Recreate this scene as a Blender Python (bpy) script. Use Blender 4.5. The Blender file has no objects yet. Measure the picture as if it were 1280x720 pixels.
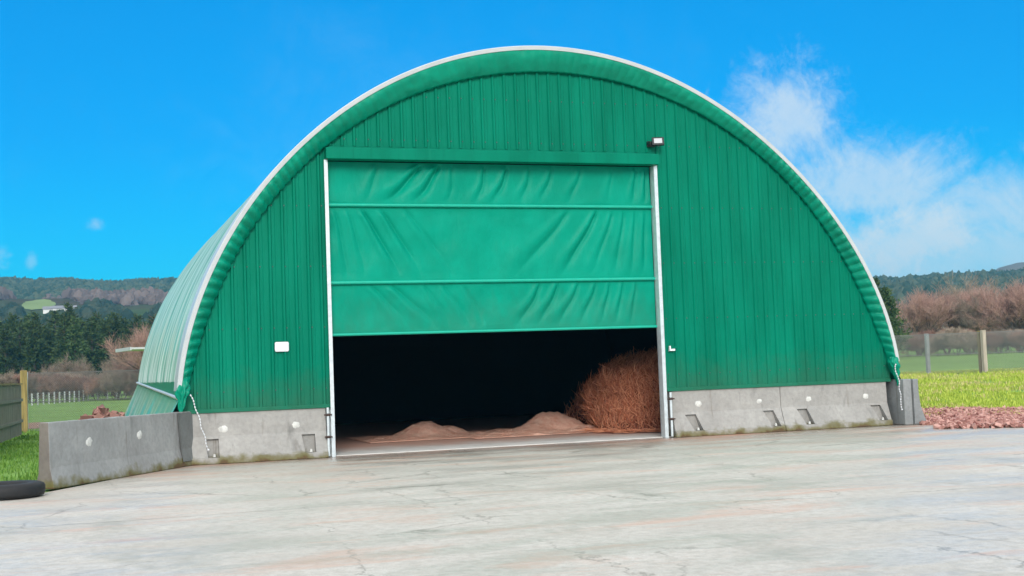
import bpy, bmesh, math, random
import numpy as np
from mathutils import Vector, Matrix, noise as mnoise

random.seed(7)
rng = np.random.default_rng(11)
S = bpy.context.scene
COL = S.collection
PI = math.pi

# ------------------------------------------------------------------ camera
F, YAW, PITCH, ROLL = 1611.0, 0.33140, 0.06230, 0.03667
CAM = Vector((-4.882, -25.191, 1.6))


def axes():
    cw, sw = math.cos(YAW), math.sin(YAW)
    cp, sp = math.cos(PITCH), math.sin(PITCH)
    cr, sr = math.cos(ROLL), math.sin(ROLL)
    rx = Vector((cw, -sw, 0)); fy = Vector((sw, cw, 0)); uz = Vector((0, 0, 1))
    fwd = fy * cp + uz * sp
    up = uz * cp - fy * sp
    return rx * cr - up * sr, rx * sr + up * cr, fwd


def ground_at(px, py, z=0.0, dist=None):
    """a spot in the photograph turned into a place on level z, or at a distance from the camera"""
    r, u, f = axes()
    d = r * ((px - 640) / F) + u * (-(py - 360) / F) + f
    t = dist / math.hypot(d.x, d.y) if dist else (z - CAM.z) / d.z
    return CAM + d * t


def polar(px, dist, z=0.0):
    p = ground_at(px, 460, dist=dist)
    return Vector((p.x, p.y, z))


cam_d = bpy.data.cameras.new('camera')
cam_o = bpy.data.objects.new('camera', cam_d)
COL.objects.link(cam_o)
r_, u_, f_ = axes()
M = Matrix((r_, u_, -f_)).transposed().to_4x4()
M.translation = CAM
cam_o.matrix_world = M
cam_d.sensor_width = 36
cam_d.lens = F / 1280 * 36
cam_d.clip_start = 0.1
cam_d.clip_end = 9000
S.camera = cam_o
S.view_settings.view_transform = 'Standard'
S.view_settings.look = 'None'
S.view_settings.gamma = 1
S.view_settings.exposure = 0.70
S.view_settings.use_curve_mapping = False


# ------------------------------------------------------------------ helpers
def smooth(a, b, x):
    t = np.clip((np.asarray(x, float) - a) / (b - a), 0, 1)
    return t * t * (3 - 2 * t)


def link(name, mesh, parent=None, mat=None):
    o = bpy.data.objects.new(name, mesh)
    COL.objects.link(o)
    if parent is not None:
        o.parent = parent
    if mat is not None:
        o.data.materials.append(mat)
    return o


def tag(o, label=None, cat=None, group=None, kind=None):
    if label: o['label'] = label
    if cat: o['category'] = cat
    if group: o['group'] = group
    if kind: o['kind'] = kind
    return o


def empty(name, loc=(0, 0, 0), rz=0.0):
    o = bpy.data.objects.new(name, None)
    o.empty_display_size = 0.2
    COL.objects.link(o)
    o.location = loc
    o.rotation_euler = (0, 0, rz)
    return o


def copy_tree(o, parent=None):
    c = o.copy()
    COL.objects.link(c)
    if parent is not None:
        c.parent = parent
    for ch in o.children:
        copy_tree(ch, c)
    return c


def raw(name, V, Fc, mat=None, parent=None, smooth_=False):
    me = bpy.data.meshes.new(name)
    V = np.asarray(V, np.float32)
    me.from_pydata([tuple(v) for v in V.tolist()], [], Fc if isinstance(Fc, list) else np.asarray(Fc).tolist())
    me.update()
    if smooth_:
        me.polygons.foreach_set('use_smooth', [True] * len(me.polygons))
    return link(name, me, parent, mat)


class MB:
    """collects boxes, tubes and grids, then makes one mesh object"""
    def __init__(self):
        self.V, self.F, self.S = [], [], []

    def add(self, V, Fc, sm=False):
        k = len(self.V)
        self.V += [tuple(v) for v in V]
        for f in Fc:
            self.F.append([i + k for i in f]); self.S.append(sm)

    def box(self, a, b, M=None):
        (x0, y0, z0), (x1, y1, z1) = a, b
        V = [Vector(p) for p in ((x0, y0, z0), (x1, y0, z0), (x1, y1, z0), (x0, y1, z0), (x0, y0, z1), (x1, y0, z1), (x1, y1, z1), (x0, y1, z1))]
        if M is not None: V = [M @ v for v in V]
        self.add(V, [(0, 3, 2, 1), (4, 5, 6, 7), (0, 1, 5, 4), (1, 2, 6, 5), (2, 3, 7, 6), (3, 0, 4, 7)])

    def tube(self, pts, rad, n=8, cap=True, sm=True):
        pts = [Vector(p) for p in pts]
        rads = rad if hasattr(rad, '__len__') else [rad] * len(pts)
        V, Fc = [], []
        ref = None
        for i, p in enumerate(pts):
            t = (pts[min(i + 1, len(pts) - 1)] - pts[max(i - 1, 0)]).normalized()
            if ref is None:
                ref = Vector((0, 0, 1)) if abs(t.z) < .9 else Vector((1, 0, 0))
            a = t.cross(ref).normalized(); b = a.cross(t).normalized(); ref = b
            for k in range(n):
                w = 2 * PI * k / n
                V.append(p + (a * math.cos(w) + b * math.sin(w)) * rads[i])
        for i in range(len(pts) - 1):
            for k in range(n):
                Fc.append((i * n + k, i * n + (k + 1) % n, (i + 1) * n + (k + 1) % n, (i + 1) * n + k))
        self.add(V, Fc, sm)
        if cap:
            self.add(V[:n], [tuple(range(n))[::-1]]); self.add(V[-n:], [tuple(range(n))])

    def grid(self, P, sm=True, flip=False):
        P = np.asarray(P); a, b = P.shape[:2]
        Fc = []
        for i in range(a - 1):
            for j in range(b - 1):
                f = (i * b + j, i * b + j + 1, (i + 1) * b + j + 1, (i + 1) * b + j)
                Fc.append(f[::-1] if flip else f)
        self.add(P.reshape(-1, 3).tolist(), Fc, sm)

    def build(self, name, mat, parent=None, bevel=0, seg=2):
        me = bpy.data.meshes.new(name)
        me.from_pydata(self.V, [], self.F)
        me.polygons.foreach_set('use_smooth', self.S)
        if bevel:
            bm = bmesh.new(); bm.from_mesh(me)
            bmesh.ops.remove_doubles(bm, verts=bm.verts, dist=1e-5)
            es = [e for e in bm.edges if len(e.link_faces) == 2 and e.calc_face_angle(0) > .5]
            bmesh.ops.bevel(bm, geom=es, offset=bevel, segments=seg, profile=.5, affect='EDGES')
            bm.to_mesh(me); bm.free()
        me.update()
        return link(name, me, parent, mat)


def nz(x, y, z=0.0):
    return mnoise.noise(Vector((x, y, z)))


# ------------------------------------------------------------------ materials
class NT:
    def __init__(self, name):
        self.m = bpy.data.materials.new(name)
        self.m.use_nodes = True
        self.t = self.m.node_tree
        self.b = self.t.nodes['Principled BSDF']
        self.out = self.t.nodes['Material Output']

    def n(self, typ, **kw):
        o = self.t.nodes.new(typ)
        for k, v in kw.items():
            if isinstance(v, bpy.types.NodeSocket): self.t.links.new(v, o.inputs[k])
            elif k in o.inputs and not hasattr(o, k): o.inputs[k].default_value = v
            else: setattr(o, k, v)
        return o

    def l(self, a, b): self.t.links.new(a, b)

    def pos(self, scale=(1, 1, 1), obj=False):
        src = self.n('ShaderNodeTexCoord').outputs['Object'] if obj else self.n('ShaderNodeNewGeometry').outputs['Position']
        mp = self.n('ShaderNodeMapping'); self.l(src, mp.inputs['Vector']); mp.inputs['Scale'].default_value = scale
        return mp.outputs[0]

    def noise(self, vec, scale, detail=4, rough=.55, dist=0):
        o = self.n('ShaderNodeTexNoise'); self.l(vec, o.inputs['Vector'])
        o.inputs['Scale'].default_value = scale; o.inputs['Detail'].default_value = detail
        o.inputs['Roughness'].default_value = rough; o.inputs['Distortion'].default_value = dist
        return o.outputs['Fac']

    def ramp(self, fac, stops):
        o = self.n('ShaderNodeValToRGB'); self.l(fac, o.inputs[0])
        el = o.color_ramp.elements
        while len(el) < len(stops): el.new(.5)
        for e, (p, c) in zip(el, stops):
            e.position = p; e.color = (c, c, c, 1) if not hasattr(c, '__len__') else (*c, 1)
        return o.outputs[0]

    def mix(self, fac, a, b, mode='MIX'):
        o = self.n('ShaderNodeMix', data_type='RGBA', blend_type=mode)
        for s, v in ((o.inputs[0], fac), (o.inputs[6], a), (o.inputs[7], b)):
            if isinstance(v, bpy.types.NodeSocket): self.l(v, s)
            elif s.type == 'VALUE': s.default_value = v
            else: s.default_value = (*v, 1)
        return o.outputs[2]

    def math(self, op, a, b=0.0, c=None):
        o = self.n('ShaderNodeMath', operation=op)
        for s, v in zip(o.inputs, (a, b, c)):
            if v is None: continue
            if isinstance(v, bpy.types.NodeSocket): self.l(v, s)
            else: s.default_value = v
        return o.outputs[0]

    def bump(self, h, strength=.3, dist=.02):
        o = self.n('ShaderNodeBump'); self.l(h, o.inputs['Height'])
        o.inputs['Strength'].default_value = strength; o.inputs['Distance'].default_value = dist
        self.l(o.outputs[0], self.b.inputs['Normal'])

    def set(self, **kw):
        for k, v in kw.items():
            k = k.replace('_', ' ')
            s = self.b.inputs[k]
            if isinstance(v, bpy.types.NodeSocket): self.l(v, s)
            elif hasattr(v, '__len__') and len(v) == 3: s.default_value = (*v, 1)
            else: s.default_value = v
        return self.m


def simple(name, col, rough=.5, metal=0.0, var=.12, scale=6, obj=False, spec=.5):
    t = NT(name)
    f = t.noise(t.pos(obj=obj), scale, 5)
    c = t.ramp(f, [(.3, [x * (1 - var) for x in col]), (.7, [min(1, x * (1 + var)) for x in col])])
    t.set(Base_Color=c, Roughness=rough, Metallic=metal, Specular_IOR_Level=spec)
    t.bump(f, .1, .01)
    return t.m


GREEN = (0.0, 0.235, 0.125)

# painted steel cladding
t = NT('green cladding paint')
P = t.pos()
f1 = t.noise(t.pos((1, 1, .25)), 1.3, 6)
f2 = t.noise(t.pos((7, 7, .35)), 2.0, 6, .65)
f3 = t.noise(P, 22, 4, .7)
c = t.mix(t.ramp(f1, [(.35, 0), (.68, 1)]), (0.0, .150, .088), (0.0, .205, .124))
c = t.mix(t.ramp(f2, [(.56, 0), (.74, .45)]), c, (0.0, .105, .06))                        # rain runs
c = t.mix(t.ramp(f2, [(.28, .22), (.42, 0)]), c, (.02, .26, .17))
sx = t.n('ShaderNodeSeparateXYZ'); t.l(P, sx.inputs[0])
zz_ = t.math('ADD', sx.outputs[2], t.math('MULTIPLY', t.math('SUBTRACT', t.noise(P, 2.6, 6, .7), .5), -1.5))
mr = t.n('ShaderNodeMapRange'); t.l(zz_, mr.inputs[0]); mr.inputs[1].default_value = 1.75; mr.inputs[2].default_value = .95; mr.inputs[3].default_value = 0; mr.inputs[4].default_value = .38
c = t.mix(mr.outputs[0], c, (.055, .105, .06))                                             # mud splash at the foot
c = t.mix(t.ramp(f3, [(.66, 0), (.74, .35)]), c, (.03, .10, .06))
CLAD = t.set(Base_Color=c, Roughness=t.ramp(f1, [(.3, .30), (.7, .46)]), Specular_IOR_Level=.07)

# pvc tarpaulin
t = NT('green tarpaulin')
f1 = t.noise(t.pos(), 1.6, 6)
c = t.ramp(f1, [(.3, (0.0, .245, .158)), (.7, (0.0, .30, .20))])
P = t.pos()
sx = t.n('ShaderNodeSeparateXYZ'); t.l(P, sx.inputs[0])
zz_ = t.math('ADD', sx.outputs[2], t.math('MULTIPLY', t.math('SUBTRACT', t.noise(t.pos((1.5, 1, .8)), 2.2, 7, .7), .5), -2.2))
mr = t.n('ShaderNodeMapRange'); t.l(zz_, mr.inputs[0]); mr.inputs[1].default_value = 3.2; mr.inputs[2].default_value = 2.3; mr.inputs[3].default_value = 0; mr.inputs[4].default_value = .4
c = t.mix(mr.outputs[0], c, (.03, .16, .10))
c = t.mix(t.ramp(t.noise(t.pos((3, 1, .5)), 2.5, 6, .7), [(.60, 0), (.72, .3)]), c, (0.0, .18, .11))
TARP = t.set(Base_Color=c, Roughness=.42, Specular_IOR_Level=.09)
t.bump(t.math('ADD', t.noise(t.pos((1.4, 1, .8)), 6, 6, .65), t.math('MULTIPLY', t.noise(t.pos((1, 1, .35)), 2.6, 3, .5, 1.2), 1.2)), .30, .03)

t = NT('green tarpaulin skirt')
f1 = t.noise(t.pos(), 2.0, 6)
c = t.ramp(f1, [(.3, (0.0, .195, .118)), (.7, (0.0, .275, .17))])
TARP2 = t.set(Base_Color=c, Roughness=.36, Specular_IOR_Level=.2)
t.bump(t.noise(t.pos(), 7, 4), .25, .03)

# roof cover: coated fabric, pale sheen stands in for a reflected white sky, glossy at grazing angles
t = NT('green roof fabric')
f1 = t.noise(t.pos((1, 1.5, .4)), 1.2, 6)
c = t.ramp(f1, [(.3, (0.0, .24, .15)), (.7, (0.0, .31, .195))])
ROOF = t.set(Base_Color=c, Roughness=.5, Specular_IOR_Level=0.0, Coat_Weight=.4, Coat_Roughness=.09, Sheen_Weight=.95, Sheen_Roughness=.2, Sheen_Tint=(.95, 1, .97))

BAR = simple('bright green rail', (0.0, .38, .26), .35, var=.06)
WHITE = simple('white trim', (.52, .54, .55), .35, var=.05, scale=3)
GALV = simple('galvanised steel', (.62, .68, .70), .38, .35, .12, 9)
STEEL = simple('dark steel', (.13, .13, .13), .5, .6, .2, 12)
RUST = simple('rusty bolt', (.06, .035, .028), .7, .2, .3, 30)
BLACK = simple('black housing', (.015, .015, .017), .4)
LENS = simple('lamp glass', (.5, .51, .53), .15, var=.03)
DARKIN = simple('interior shade', (.012, .012, .012), .9)  # shade of the barn interior put into a near-black colour
PLAST = simple('white plastic', (.8, .82, .84), .3, var=.03)
RUBBER = simple('tyre rubber', (.009, .009, .010), .7, var=.3, scale=10)
PLASTER = simple('white filler', (.60, .60, .57), .9, var=.2, scale=14)
ROPE = simple('pale rope', (.62, .64, .66), .8, var=.3, scale=40)


def concrete(name, base, moss=True, damp=.2):
    t = NT(name)
    P = t.pos()
    f1 = t.noise(P, 1.3, 7, .6); f2 = t.noise(P, 14, 5); f3 = t.noise(t.pos((1.6, 1.6, .45)), 2.0, 5, .6, .5)
    c = t.mix(t.ramp(f1, [(.32, 0), (.68, 1)]), [x * .82 for x in base], [min(1, x * 1.12) for x in base])
    c = t.mix(t.ramp(f2, [(.35, .28), (.6, 0)]), c, [x * .55 for x in base])
    c = t.mix(t.ramp(f3, [(.58, 0), (.72, damp * 2.4)]), c, [x * .42 for x in base])          # damp run marks
    f5 = t.noise(t.pos((3.2, 3.2, .28)), 1.0, 6, .62, .4)
    c = t.mix(t.ramp(f5, [(.60, 0), (.68, .6)]), c, (base[0] * .5, base[1] * .43, base[2] * .38))   # brown water runs
    c = t.mix(t.ramp(f5, [(.30, .3), (.42, 0)]), c, [min(1, x * 1.25) for x in base])
    if moss:
        sx = t.n('ShaderNodeSeparateXYZ'); t.l(P, sx.inputs[0])
        z = t.math('ADD', sx.outputs[2], t.math('MULTIPLY', t.math('SUBTRACT', t.noise(P, 3.2, 5), .5), -.5))
        c = t.mix(t.ramp(z, [(.0, .95), (.07, .75), (.16, 0)]), c, (.13, .115, .03))
        c = t.mix(t.ramp(t.math('ADD', z, t.math('MULTIPLY', t.noise(P, 9, 3), .1)), [(.03, .8), (.075, 0)]), c, (.10, .055, .03))
    t.set(Base_Color=c, Roughness=.75, Specular_IOR_Level=.35)
    t.bump(t.math('ADD', f2, t.math('MULTIPLY', f1, .6)), .35, .02)
    return t.m


CONC = concrete('cast concrete', (.36, .35, .33), damp=.32)
CONC2 = concrete('cast concrete pale', (.315, .32, .315), damp=.22)
CONC3 = concrete('weathered concrete', (.27, .285, .285), moss=False, damp=.15)

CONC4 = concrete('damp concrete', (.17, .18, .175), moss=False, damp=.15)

# wet concrete yard
JY0 = -9.3
t = NT('wet concrete yard')
P = t.pos()
st = t.noise(t.pos((.45, 1.3, 1)), 1.0, 8, .68, .3)
f1 = t.noise(P, .35, 7, .62)
f2 = t.noise(P, 9, 7, .7)
f3 = t.noise(t.pos((.45, 1.3, 1)), .8, 8, .72, .5)
f4 = t.noise(P, 55, 3, .7)
c = t.mix(t.ramp(f1, [(.38, 0), (.62, 1)]), (0.464, 0.451, 0.413), (0.544, 0.534, 0.497))
c = t.mix(t.ramp(st, [(.40, .28), (.54, 0)]), c, (0.360, 0.349, 0.314))
c = t.mix(t.ramp(f2, [(.40, .55), (.56, 0)]), c, (0.344, 0.330, 0.295))
c = t.mix(t.ramp(f4, [(.36, .5), (.5, 0)]), c, (0.336, 0.322, 0.291))
c = t.mix(t.ramp(f4, [(.60, 0), (.72, .5)]), c, (.66, .64, .60))
c = t.mix(t.ramp(f3, [(.53, 0), (.66, .6)]), c, (0.496, 0.338, 0.268))
c = t.mix(1.0, c, (1.12, 1.075, 1.04), 'MULTIPLY')
c = t.mix(t.ramp(t.noise(t.pos((1.2, .5, 1)), .5, 7, .7), [(.56, 0), (.66, .55)]), c, (0.336, 0.330, 0.283))


def cracks(scale, seed, wid, lo, hi, amt):
    nv = t.n('ShaderNodeTexNoise'); t.l(P, nv.inputs['Vector']); nv.inputs['Scale'].default_value = 1.3; nv.inputs['Detail'].default_value = 8; nv.inputs['Roughness'].default_value = .65
    av = t.n('ShaderNodeVectorMath', operation='MULTIPLY_ADD'); t.l(nv.outputs['Color'], av.inputs[0]); av.inputs[1].default_value = (.9, .9, 0); t.l(P, av.inputs[2])
    mp = t.n('ShaderNodeMapping'); t.l(av.outputs[0], mp.inputs['Vector']); mp.inputs['Scale'].default_value = scale; mp.inputs['Location'].default_value = (seed, seed * .7, 0)
    vo = t.n('ShaderNodeTexVoronoi', feature='DISTANCE_TO_EDGE'); t.l(mp.outputs[0], vo.inputs['Vector']); vo.inputs['Scale'].default_value = 1.0
    k = t.ramp(vo.outputs['Distance'], [(.0, amt), (wid * .4, amt * .5), (wid, 0)])
    return t.math('MULTIPLY', k, t.ramp(t.noise(P, .7, 4), [(lo, 0), (hi, 1)]))


c = t.mix(cracks((.42, .10, 1), 3.3, .008, .46, .56, .8), c, (.22, .20, .17))
c = t.mix(cracks((.17, .20, 1), 7.1, .006, .48, .58, .7), c, (.22, .20, .17))
sx = t.n('ShaderNodeSeparateXYZ'); t.l(P, sx.inputs[0])
# slab joint
jl = t.math('ABSOLUTE', t.math('ADD', t.math('SUBTRACT', sx.outputs[1], JY0), t.math('MULTIPLY', t.noise(P, .8, 5), .25)))
jm = t.math('MULTIPLY', t.ramp(jl, [(.015, .7), (.05, 0)]), t.ramp(t.noise(P, .5, 4), [(.38, .15), (.6, 1)]))
c = t.mix(jm, c, (.24, .22, .195))
# rust coloured wash that ran out of the door, and the damp strip along the wall
mp2 = t.n('ShaderNodeMapRange'); t.l(sx.outputs[1], mp2.inputs[0]); mp2.inputs[1].default_value = -6.0; mp2.inputs[2].default_value = -.1
near = t.math('POWER', mp2.outputs[0], 1.5)
wash = t.math('MULTIPLY', t.ramp(t.math('ADD', t.noise(t.pos((.35, 1.7, 1)), .9, 8, .7, .6), t.math('MULTIPLY', t.math('POWER', near, 3.0), .13)), [(.5, 0), (.6, 1)]), near)
c = t.mix(t.math('MULTIPLY', wash, .8), c, (.46, .22, .14))
damp = t.math('MULTIPLY', t.ramp(t.math('ADD', t.noise(t.pos((.4, 1.0, 1)), .7, 8, .68), t.math('MULTIPLY', near, .06)), [(.46, 0), (.62, 1)]), near)
c = t.mix(t.math('MULTIPLY', damp, .8), c, (.30, .275, .24))
rg = t.mix(t.ramp(t.noise(t.pos((.4, 1.1, 1)), .9, 8, .66), [(.42, 0), (.58, 1)]), (.34, .34, .34), (.68, .68, .68))
rg = t.mix(t.math('MULTIPLY', damp, .9), rg, (.17, .17, .17))
t.set(Base_Color=c, Roughness=rg, Specular_IOR_Level=t.math('MULTIPLY_ADD', damp, .4, .14))
t.bump(t.math('ADD', f4, t.math('ADD', f2, t.math('MULTIPLY', st, .8))), .2, .008)
YARD = t.m
t = NT('inside floor slab')
P = t.pos()
c = t.ramp(t.noise(P, 2.2, 6), [(.35, (.56, .54, .50)), (.65, (.70, .68, .64))])
sx = t.n('ShaderNodeSeparateXYZ'); t.l(P, sx.inputs[0])
mr = t.n('ShaderNodeMapRange'); t.l(t.math('ADD', sx.outputs[1], t.math('MULTIPLY', t.noise(P, .8, 6, .7), 3.0)), mr.inputs[0]); mr.inputs[1].default_value = 2.4; mr.inputs[2].default_value = 4.2
c = t.mix(t.math('MULTIPLY', mr.outputs[0], .85), c, (.66, .36, .27))
SLAB = t.set(Base_Color=c, Roughness=.7)

# grass ground
t = NT('meadow grass')
P = t.pos()
f1 = t.noise(P, .05, 6, .6); f2 = t.noise(P, .8, 6, .65); f3 = t.noise(t.pos((.25, .25, 1)), .12, 3)
c = t.mix(t.ramp(f1, [(.35, 0), (.65, 1)]), (.15, .27, .055), (.21, .36, .08))
c = t.mix(t.ramp(f2, [(.35, .6), (.62, 0)]), c, (.10, .17, .035))
c = t.mix(t.ramp(f3, [(.55, 0), (.68, .4)]), c, (.27, .36, .08))
t.set(Base_Color=c, Roughness=.9, Specular_IOR_Level=.1)
t.bump(f2, .6, .1)
MEADOW = t.m

t = NT('hillside')
P = t.pos()
f1 = t.noise(P, .006, 6, .6); f2 = t.noise(P, .05, 6, .65)
c = t.mix(t.ramp(f1, [(.45, 0), (.55, 1)]), (.075, .06, .035), (.06, .10, .03))
c = t.mix(t.ramp(f2, [(.35, .6), (.62, 0)]), c, (.04, .045, .025))
t.set(Base_Color=c, Roughness=1.0, Specular_IOR_Level=0.0)
HILL = t.m
t = NT('pale moor')
f1 = t.noise(t.pos(), .01, 6, .6)
t.set(Base_Color=t.ramp(f1, [(.4, (.16, .12, .08)), (.6, (.22, .19, .12))]), Roughness=1.0, Specular_IOR_Level=0.0)
MOOR = t.m


def leafy(name, a, b, rough=.75, spec=.2, trans=0.0):
    t = NT(name)
    g = t.n('ShaderNodeNewGeometry')
    c = t.mix(g.outputs['Random Per Island'], a, b)
    oi = t.n('ShaderNodeObjectInfo')
    hs = t.n('ShaderNodeHueSaturation'); t.l(c, hs.inputs['Color'])
    t.l(t.math('MULTIPLY_ADD', oi.outputs['Random'], .5, .75), hs.inputs['Value'])
    t.set(Base_Color=hs.outputs[0], Roughness=rough, Specular_IOR_Level=spec)
    return t.m


BLADE_L = leafy('grass blades', (.06, .15, .02), (.15, .26, .045))
BLADE_R = leafy('rough yellow grass', (.25, .36, .03), (.56, .62, .11))
NEEDLE = leafy('pine needles', (.02, .05, .018), (.085, .125, .04))
TWIG_RED = leafy('reddish twigs', (.24, .145, .115), (.46, .29, .235))
TWIG_GREY = leafy('grey brown twigs', (.20, .15, .115), (.38, .30, .23))
SHRUB = leafy('russet shrub twigs', (.22, .12, .09), (.40, .24, .18))
BARK = simple('tree bark', (.085, .065, .05), .9, var=.3, scale=3)
FOREST = leafy('distant forest', (.025, .045, .03), (.075, .09, .055), spec=0)
FOREST2 = leafy('distant bare wood', (.09, .07, .065), (.15, .115, .10), spec=0)
CHUNK = leafy('red bark rubble', (.28, .11, .09), (.72, .42, .36))
CHUNK2 = leafy('brown rubble', (.12, .06, .05), (.36, .19, .16))
STRAWM = leafy('coppery straw', (.42, .11, .055), (1.0, .47, .27), rough=.8)
STRAWB = simple('straw core', (.16, .05, .028), .95, var=.4, scale=12)
t = NT('pink sawdust')
f1 = t.noise(t.pos(), 5, 7, .7)
t.set(Base_Color=t.ramp(f1, [(.3, (.86, .40, .28)), (.7, (.98, .66, .52))]), Roughness=.95, Specular_IOR_Level=.1)
t.bump(t.noise(t.pos(), 34, 6, .7), .9, .05)
SAWD = t.m
t = NT('weathered timber')
f1 = t.noise(t.pos((9, 9, .8), obj=True), 2.2, 6, .6)
t.set(Base_Color=t.ramp(f1, [(.3, (.14, .12, .09)), (.7, (.33, .29, .22))]), Roughness=.85)
t.bump(f1, .4, .02)
WOOD = t.m
t = NT('yellowed timber')
f1 = t.noise(t.pos((9, 9, .8), obj=True), 1.6, 6, .6)
t.set(Base_Color=t.ramp(f1, [(.35, (.17, .13, .045)), (.65, (.38, .28, .10))]), Roughness=.85)
t.bump(f1, .4, .02)
WOOD_Y = t.m
t = NT('pale timber')
f1 = t.noise(t.pos((9, 9, .8), obj=True), 1.6, 6, .6)
t.set(Base_Color=t.ramp(f1, [(.35, (.33, .28, .22)), (.65, (.55, .46, .38))]), Roughness=.85)
t.bump(f1, .4, .02)
WOOD_P = t.m
WIRE = simple('fence wire', (.22, .22, .22), .5, .5)
POSTW = simple('pale fence post', (.40, .43, .43), .6, var=.1)
DIRT = simple('brown dirt', (.25, .14, .09), .95, var=.35, scale=3)
HWALL = simple('white render', (.8, .8, .78), .8, var=.04)
HROOF = simple('slate roof', (.2, .2, .22), .7)


# ------------------------------------------------------------------ ground
def cam_polar(x, y):
    dx, dy = x - CAM.x, y - CAM.y
    d = np.hypot(dx, dy)
    az = np.degrees(np.arctan2(dx, dy)) - math.degrees(YAW)
    return d, (az + 180) % 360 - 180


def height(x, y):
    d, az = cam_polar(x, y)
    wr = smooth(2, 12, az) * (1 - smooth(60, 110, az))
    wl = smooth(8, -2, az) * (1 - smooth(-60, -110, az)) if False else (1 - smooth(-2, 8, az)) * smooth(-110, -60, az)
    h = wr * np.interp(d, [34, 60, 130, 250], [0, .63, 1.4, 2.4])
    h = h + wr * np.interp(d, [250, 480, 820, 1000], [0, 14, 40, 38])
    lump = 1 + .02 * np.sin(az * .55 + 1.2) + .012 * np.sin(az * 1.9)
    h = h + wl * lump * np.interp(d, [210, 540, 610, 690, 900, 1000, 1150], [0, 30, 40, 41, 66, 73, 68])
    far = smooth(17, 21.5, az) * (1 - smooth(40, 70, az))
    h = h + far * (np.interp(d, [1000, 1600, 1900, 2150], [0, 62, 66, 40]))
    return h


def sheet(name, radii, azs, mat, z=0.0):
    R, A = np.meshgrid(radii, np.radians(azs) + YAW, indexing='ij')
    X = CAM.x + R * np.sin(A); Y = CAM.y + R * np.cos(A)
    Z = height(X, Y) + z
    m = MB(); m.grid(np.stack([X, Y, Z], -1), True, flip=True)
    return tag(m.build(name, mat), kind='structure')


azs = np.concatenate([np.arange(-180, -40, 10), np.arange(-40, 40, .75), np.arange(40, 181, 10)])
sheet('ground', np.concatenate([np.arange(.01, 60, 3), np.arange(60, 232, 6)]), azs, MEADOW, -.03)
hz = [232, 260, 300, 350, 400, 450, 500, 540, 575, 610, 650, 690, 740, 790, 840, 900, 950, 1000, 1070, 1150]
h0 = sheet('hills', np.array([226.0] + hz), azs, HILL, -.03)
sheet('far_hills', np.array([1150, 1250, 1350, 1450, 1600, 1700, 1800, 1900, 2000, 2150.]), azs, MOOR, -.03)

# concrete yard, one sheet, with the outline the yard has in the photograph
yard = [(-5.2, -4.35), (-6.3, -6.0), (-30, -22), (-60, -60), (60, -60), (30, -36), (14.6, -5.6), (13.5, -3.0), (13.45, -1.1), (13.6, 1), (13.6, 18), (-3.4, 18), (-3.4, 0), (-3.3, -.8)]
me = bpy.data.meshes.new('concrete_yard')
bm = bmesh.new()
vs = [bm.verts.new((x, y, 0)) for x, y in yard]
fc = bm.faces.new(vs)
bmesh.ops.triangulate(bm, faces=[fc])
bm.normal_update()
for f in bm.faces:
    if f.normal.z < 0: f.normal_flip()
bm.to_mesh(me); bm.free()
tag(link('concrete_yard', me, None, YARD), kind='structure')

# inside floor, a thin slab whose lip shows at the door
m = MB(); m.box((-2.6, .02, .002), (12.5, 15.7, .022))
tag(m.build('floor', SLAB, None, .012), kind='structure')

# ------------------------------------------------------------------ barn
OUT = [(-2.96, 1.54), (-2.77, 2.6), (-2.39, 3.53), (-1.91, 4.49), (-1.48, 5.11), (-0.93, 5.75), (-0.39, 6.27), (0.42, 6.94), (1.35, 7.52), (2.31, 7.89), (3.54, 8.2), (4.34, 8.25), (5.27, 8.25), (6.31, 8.1), (7.36, 7.8), (7.92, 7.6), (9.06, 6.97), (10.21, 6.01), (11.18, 5.03), (11.96, 4.03), (12.37, 3.17), (12.66, 2.62), (12.87, 1.6)]
INN = [(-2.77, 1.67), (-2.53, 2.4), (-2.18, 3.35), (-1.68, 4.3), (-1.11, 5.07), (-0.62, 5.64), (-0.03, 6.15), (0.45, 6.53), (1.38, 7.07), (2.35, 7.44), (3.33, 7.69), (4.32, 7.82), (5.34, 7.81), (6.39, 7.66), (7.44, 7.4), (8.01, 7.19), (8.77, 6.82), (9.54, 6.3), (10.51, 5.42), (11.09, 4.69), (11.78, 3.93), (12.11, 3.19), (12.48, 2.35), (12.83, 1.35)]
AC = (4.95, 1.0)


def arc_fit(pts, deg):
    p = np.array(pts); dx, dz = p[:, 0] - AC[0], p[:, 1] - AC[1]
    return np.polyfit(np.arctan2(dx, dz), np.hypot(dx, dz), deg)


PO, PI_ = arc_fit(OUT, 6), arc_fit(INN, 6)
TH = 1.50


def arc(th, off=0.0, poly=None):
    r = np.polyval(PO if poly is None else poly, th) + off
    return AC[0] + r * np.sin(th), AC[1] + r * np.cos(th)


YF, YB = -.25, 15.8
barn = empty('storage_barn', (4.95, 0, 0))
tag(barn, 'large arched green storage barn with concrete base blocks and half open roll up door', 'barn')
OFF = Matrix.Translation((-4.95, 0, 0))


def bpart(mb, name, mat, bevel=0, parent=None):
    o = mb.build(name, mat, None, bevel)
    o.data.transform(OFF)
    o.parent = parent or barn
    return o


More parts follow.
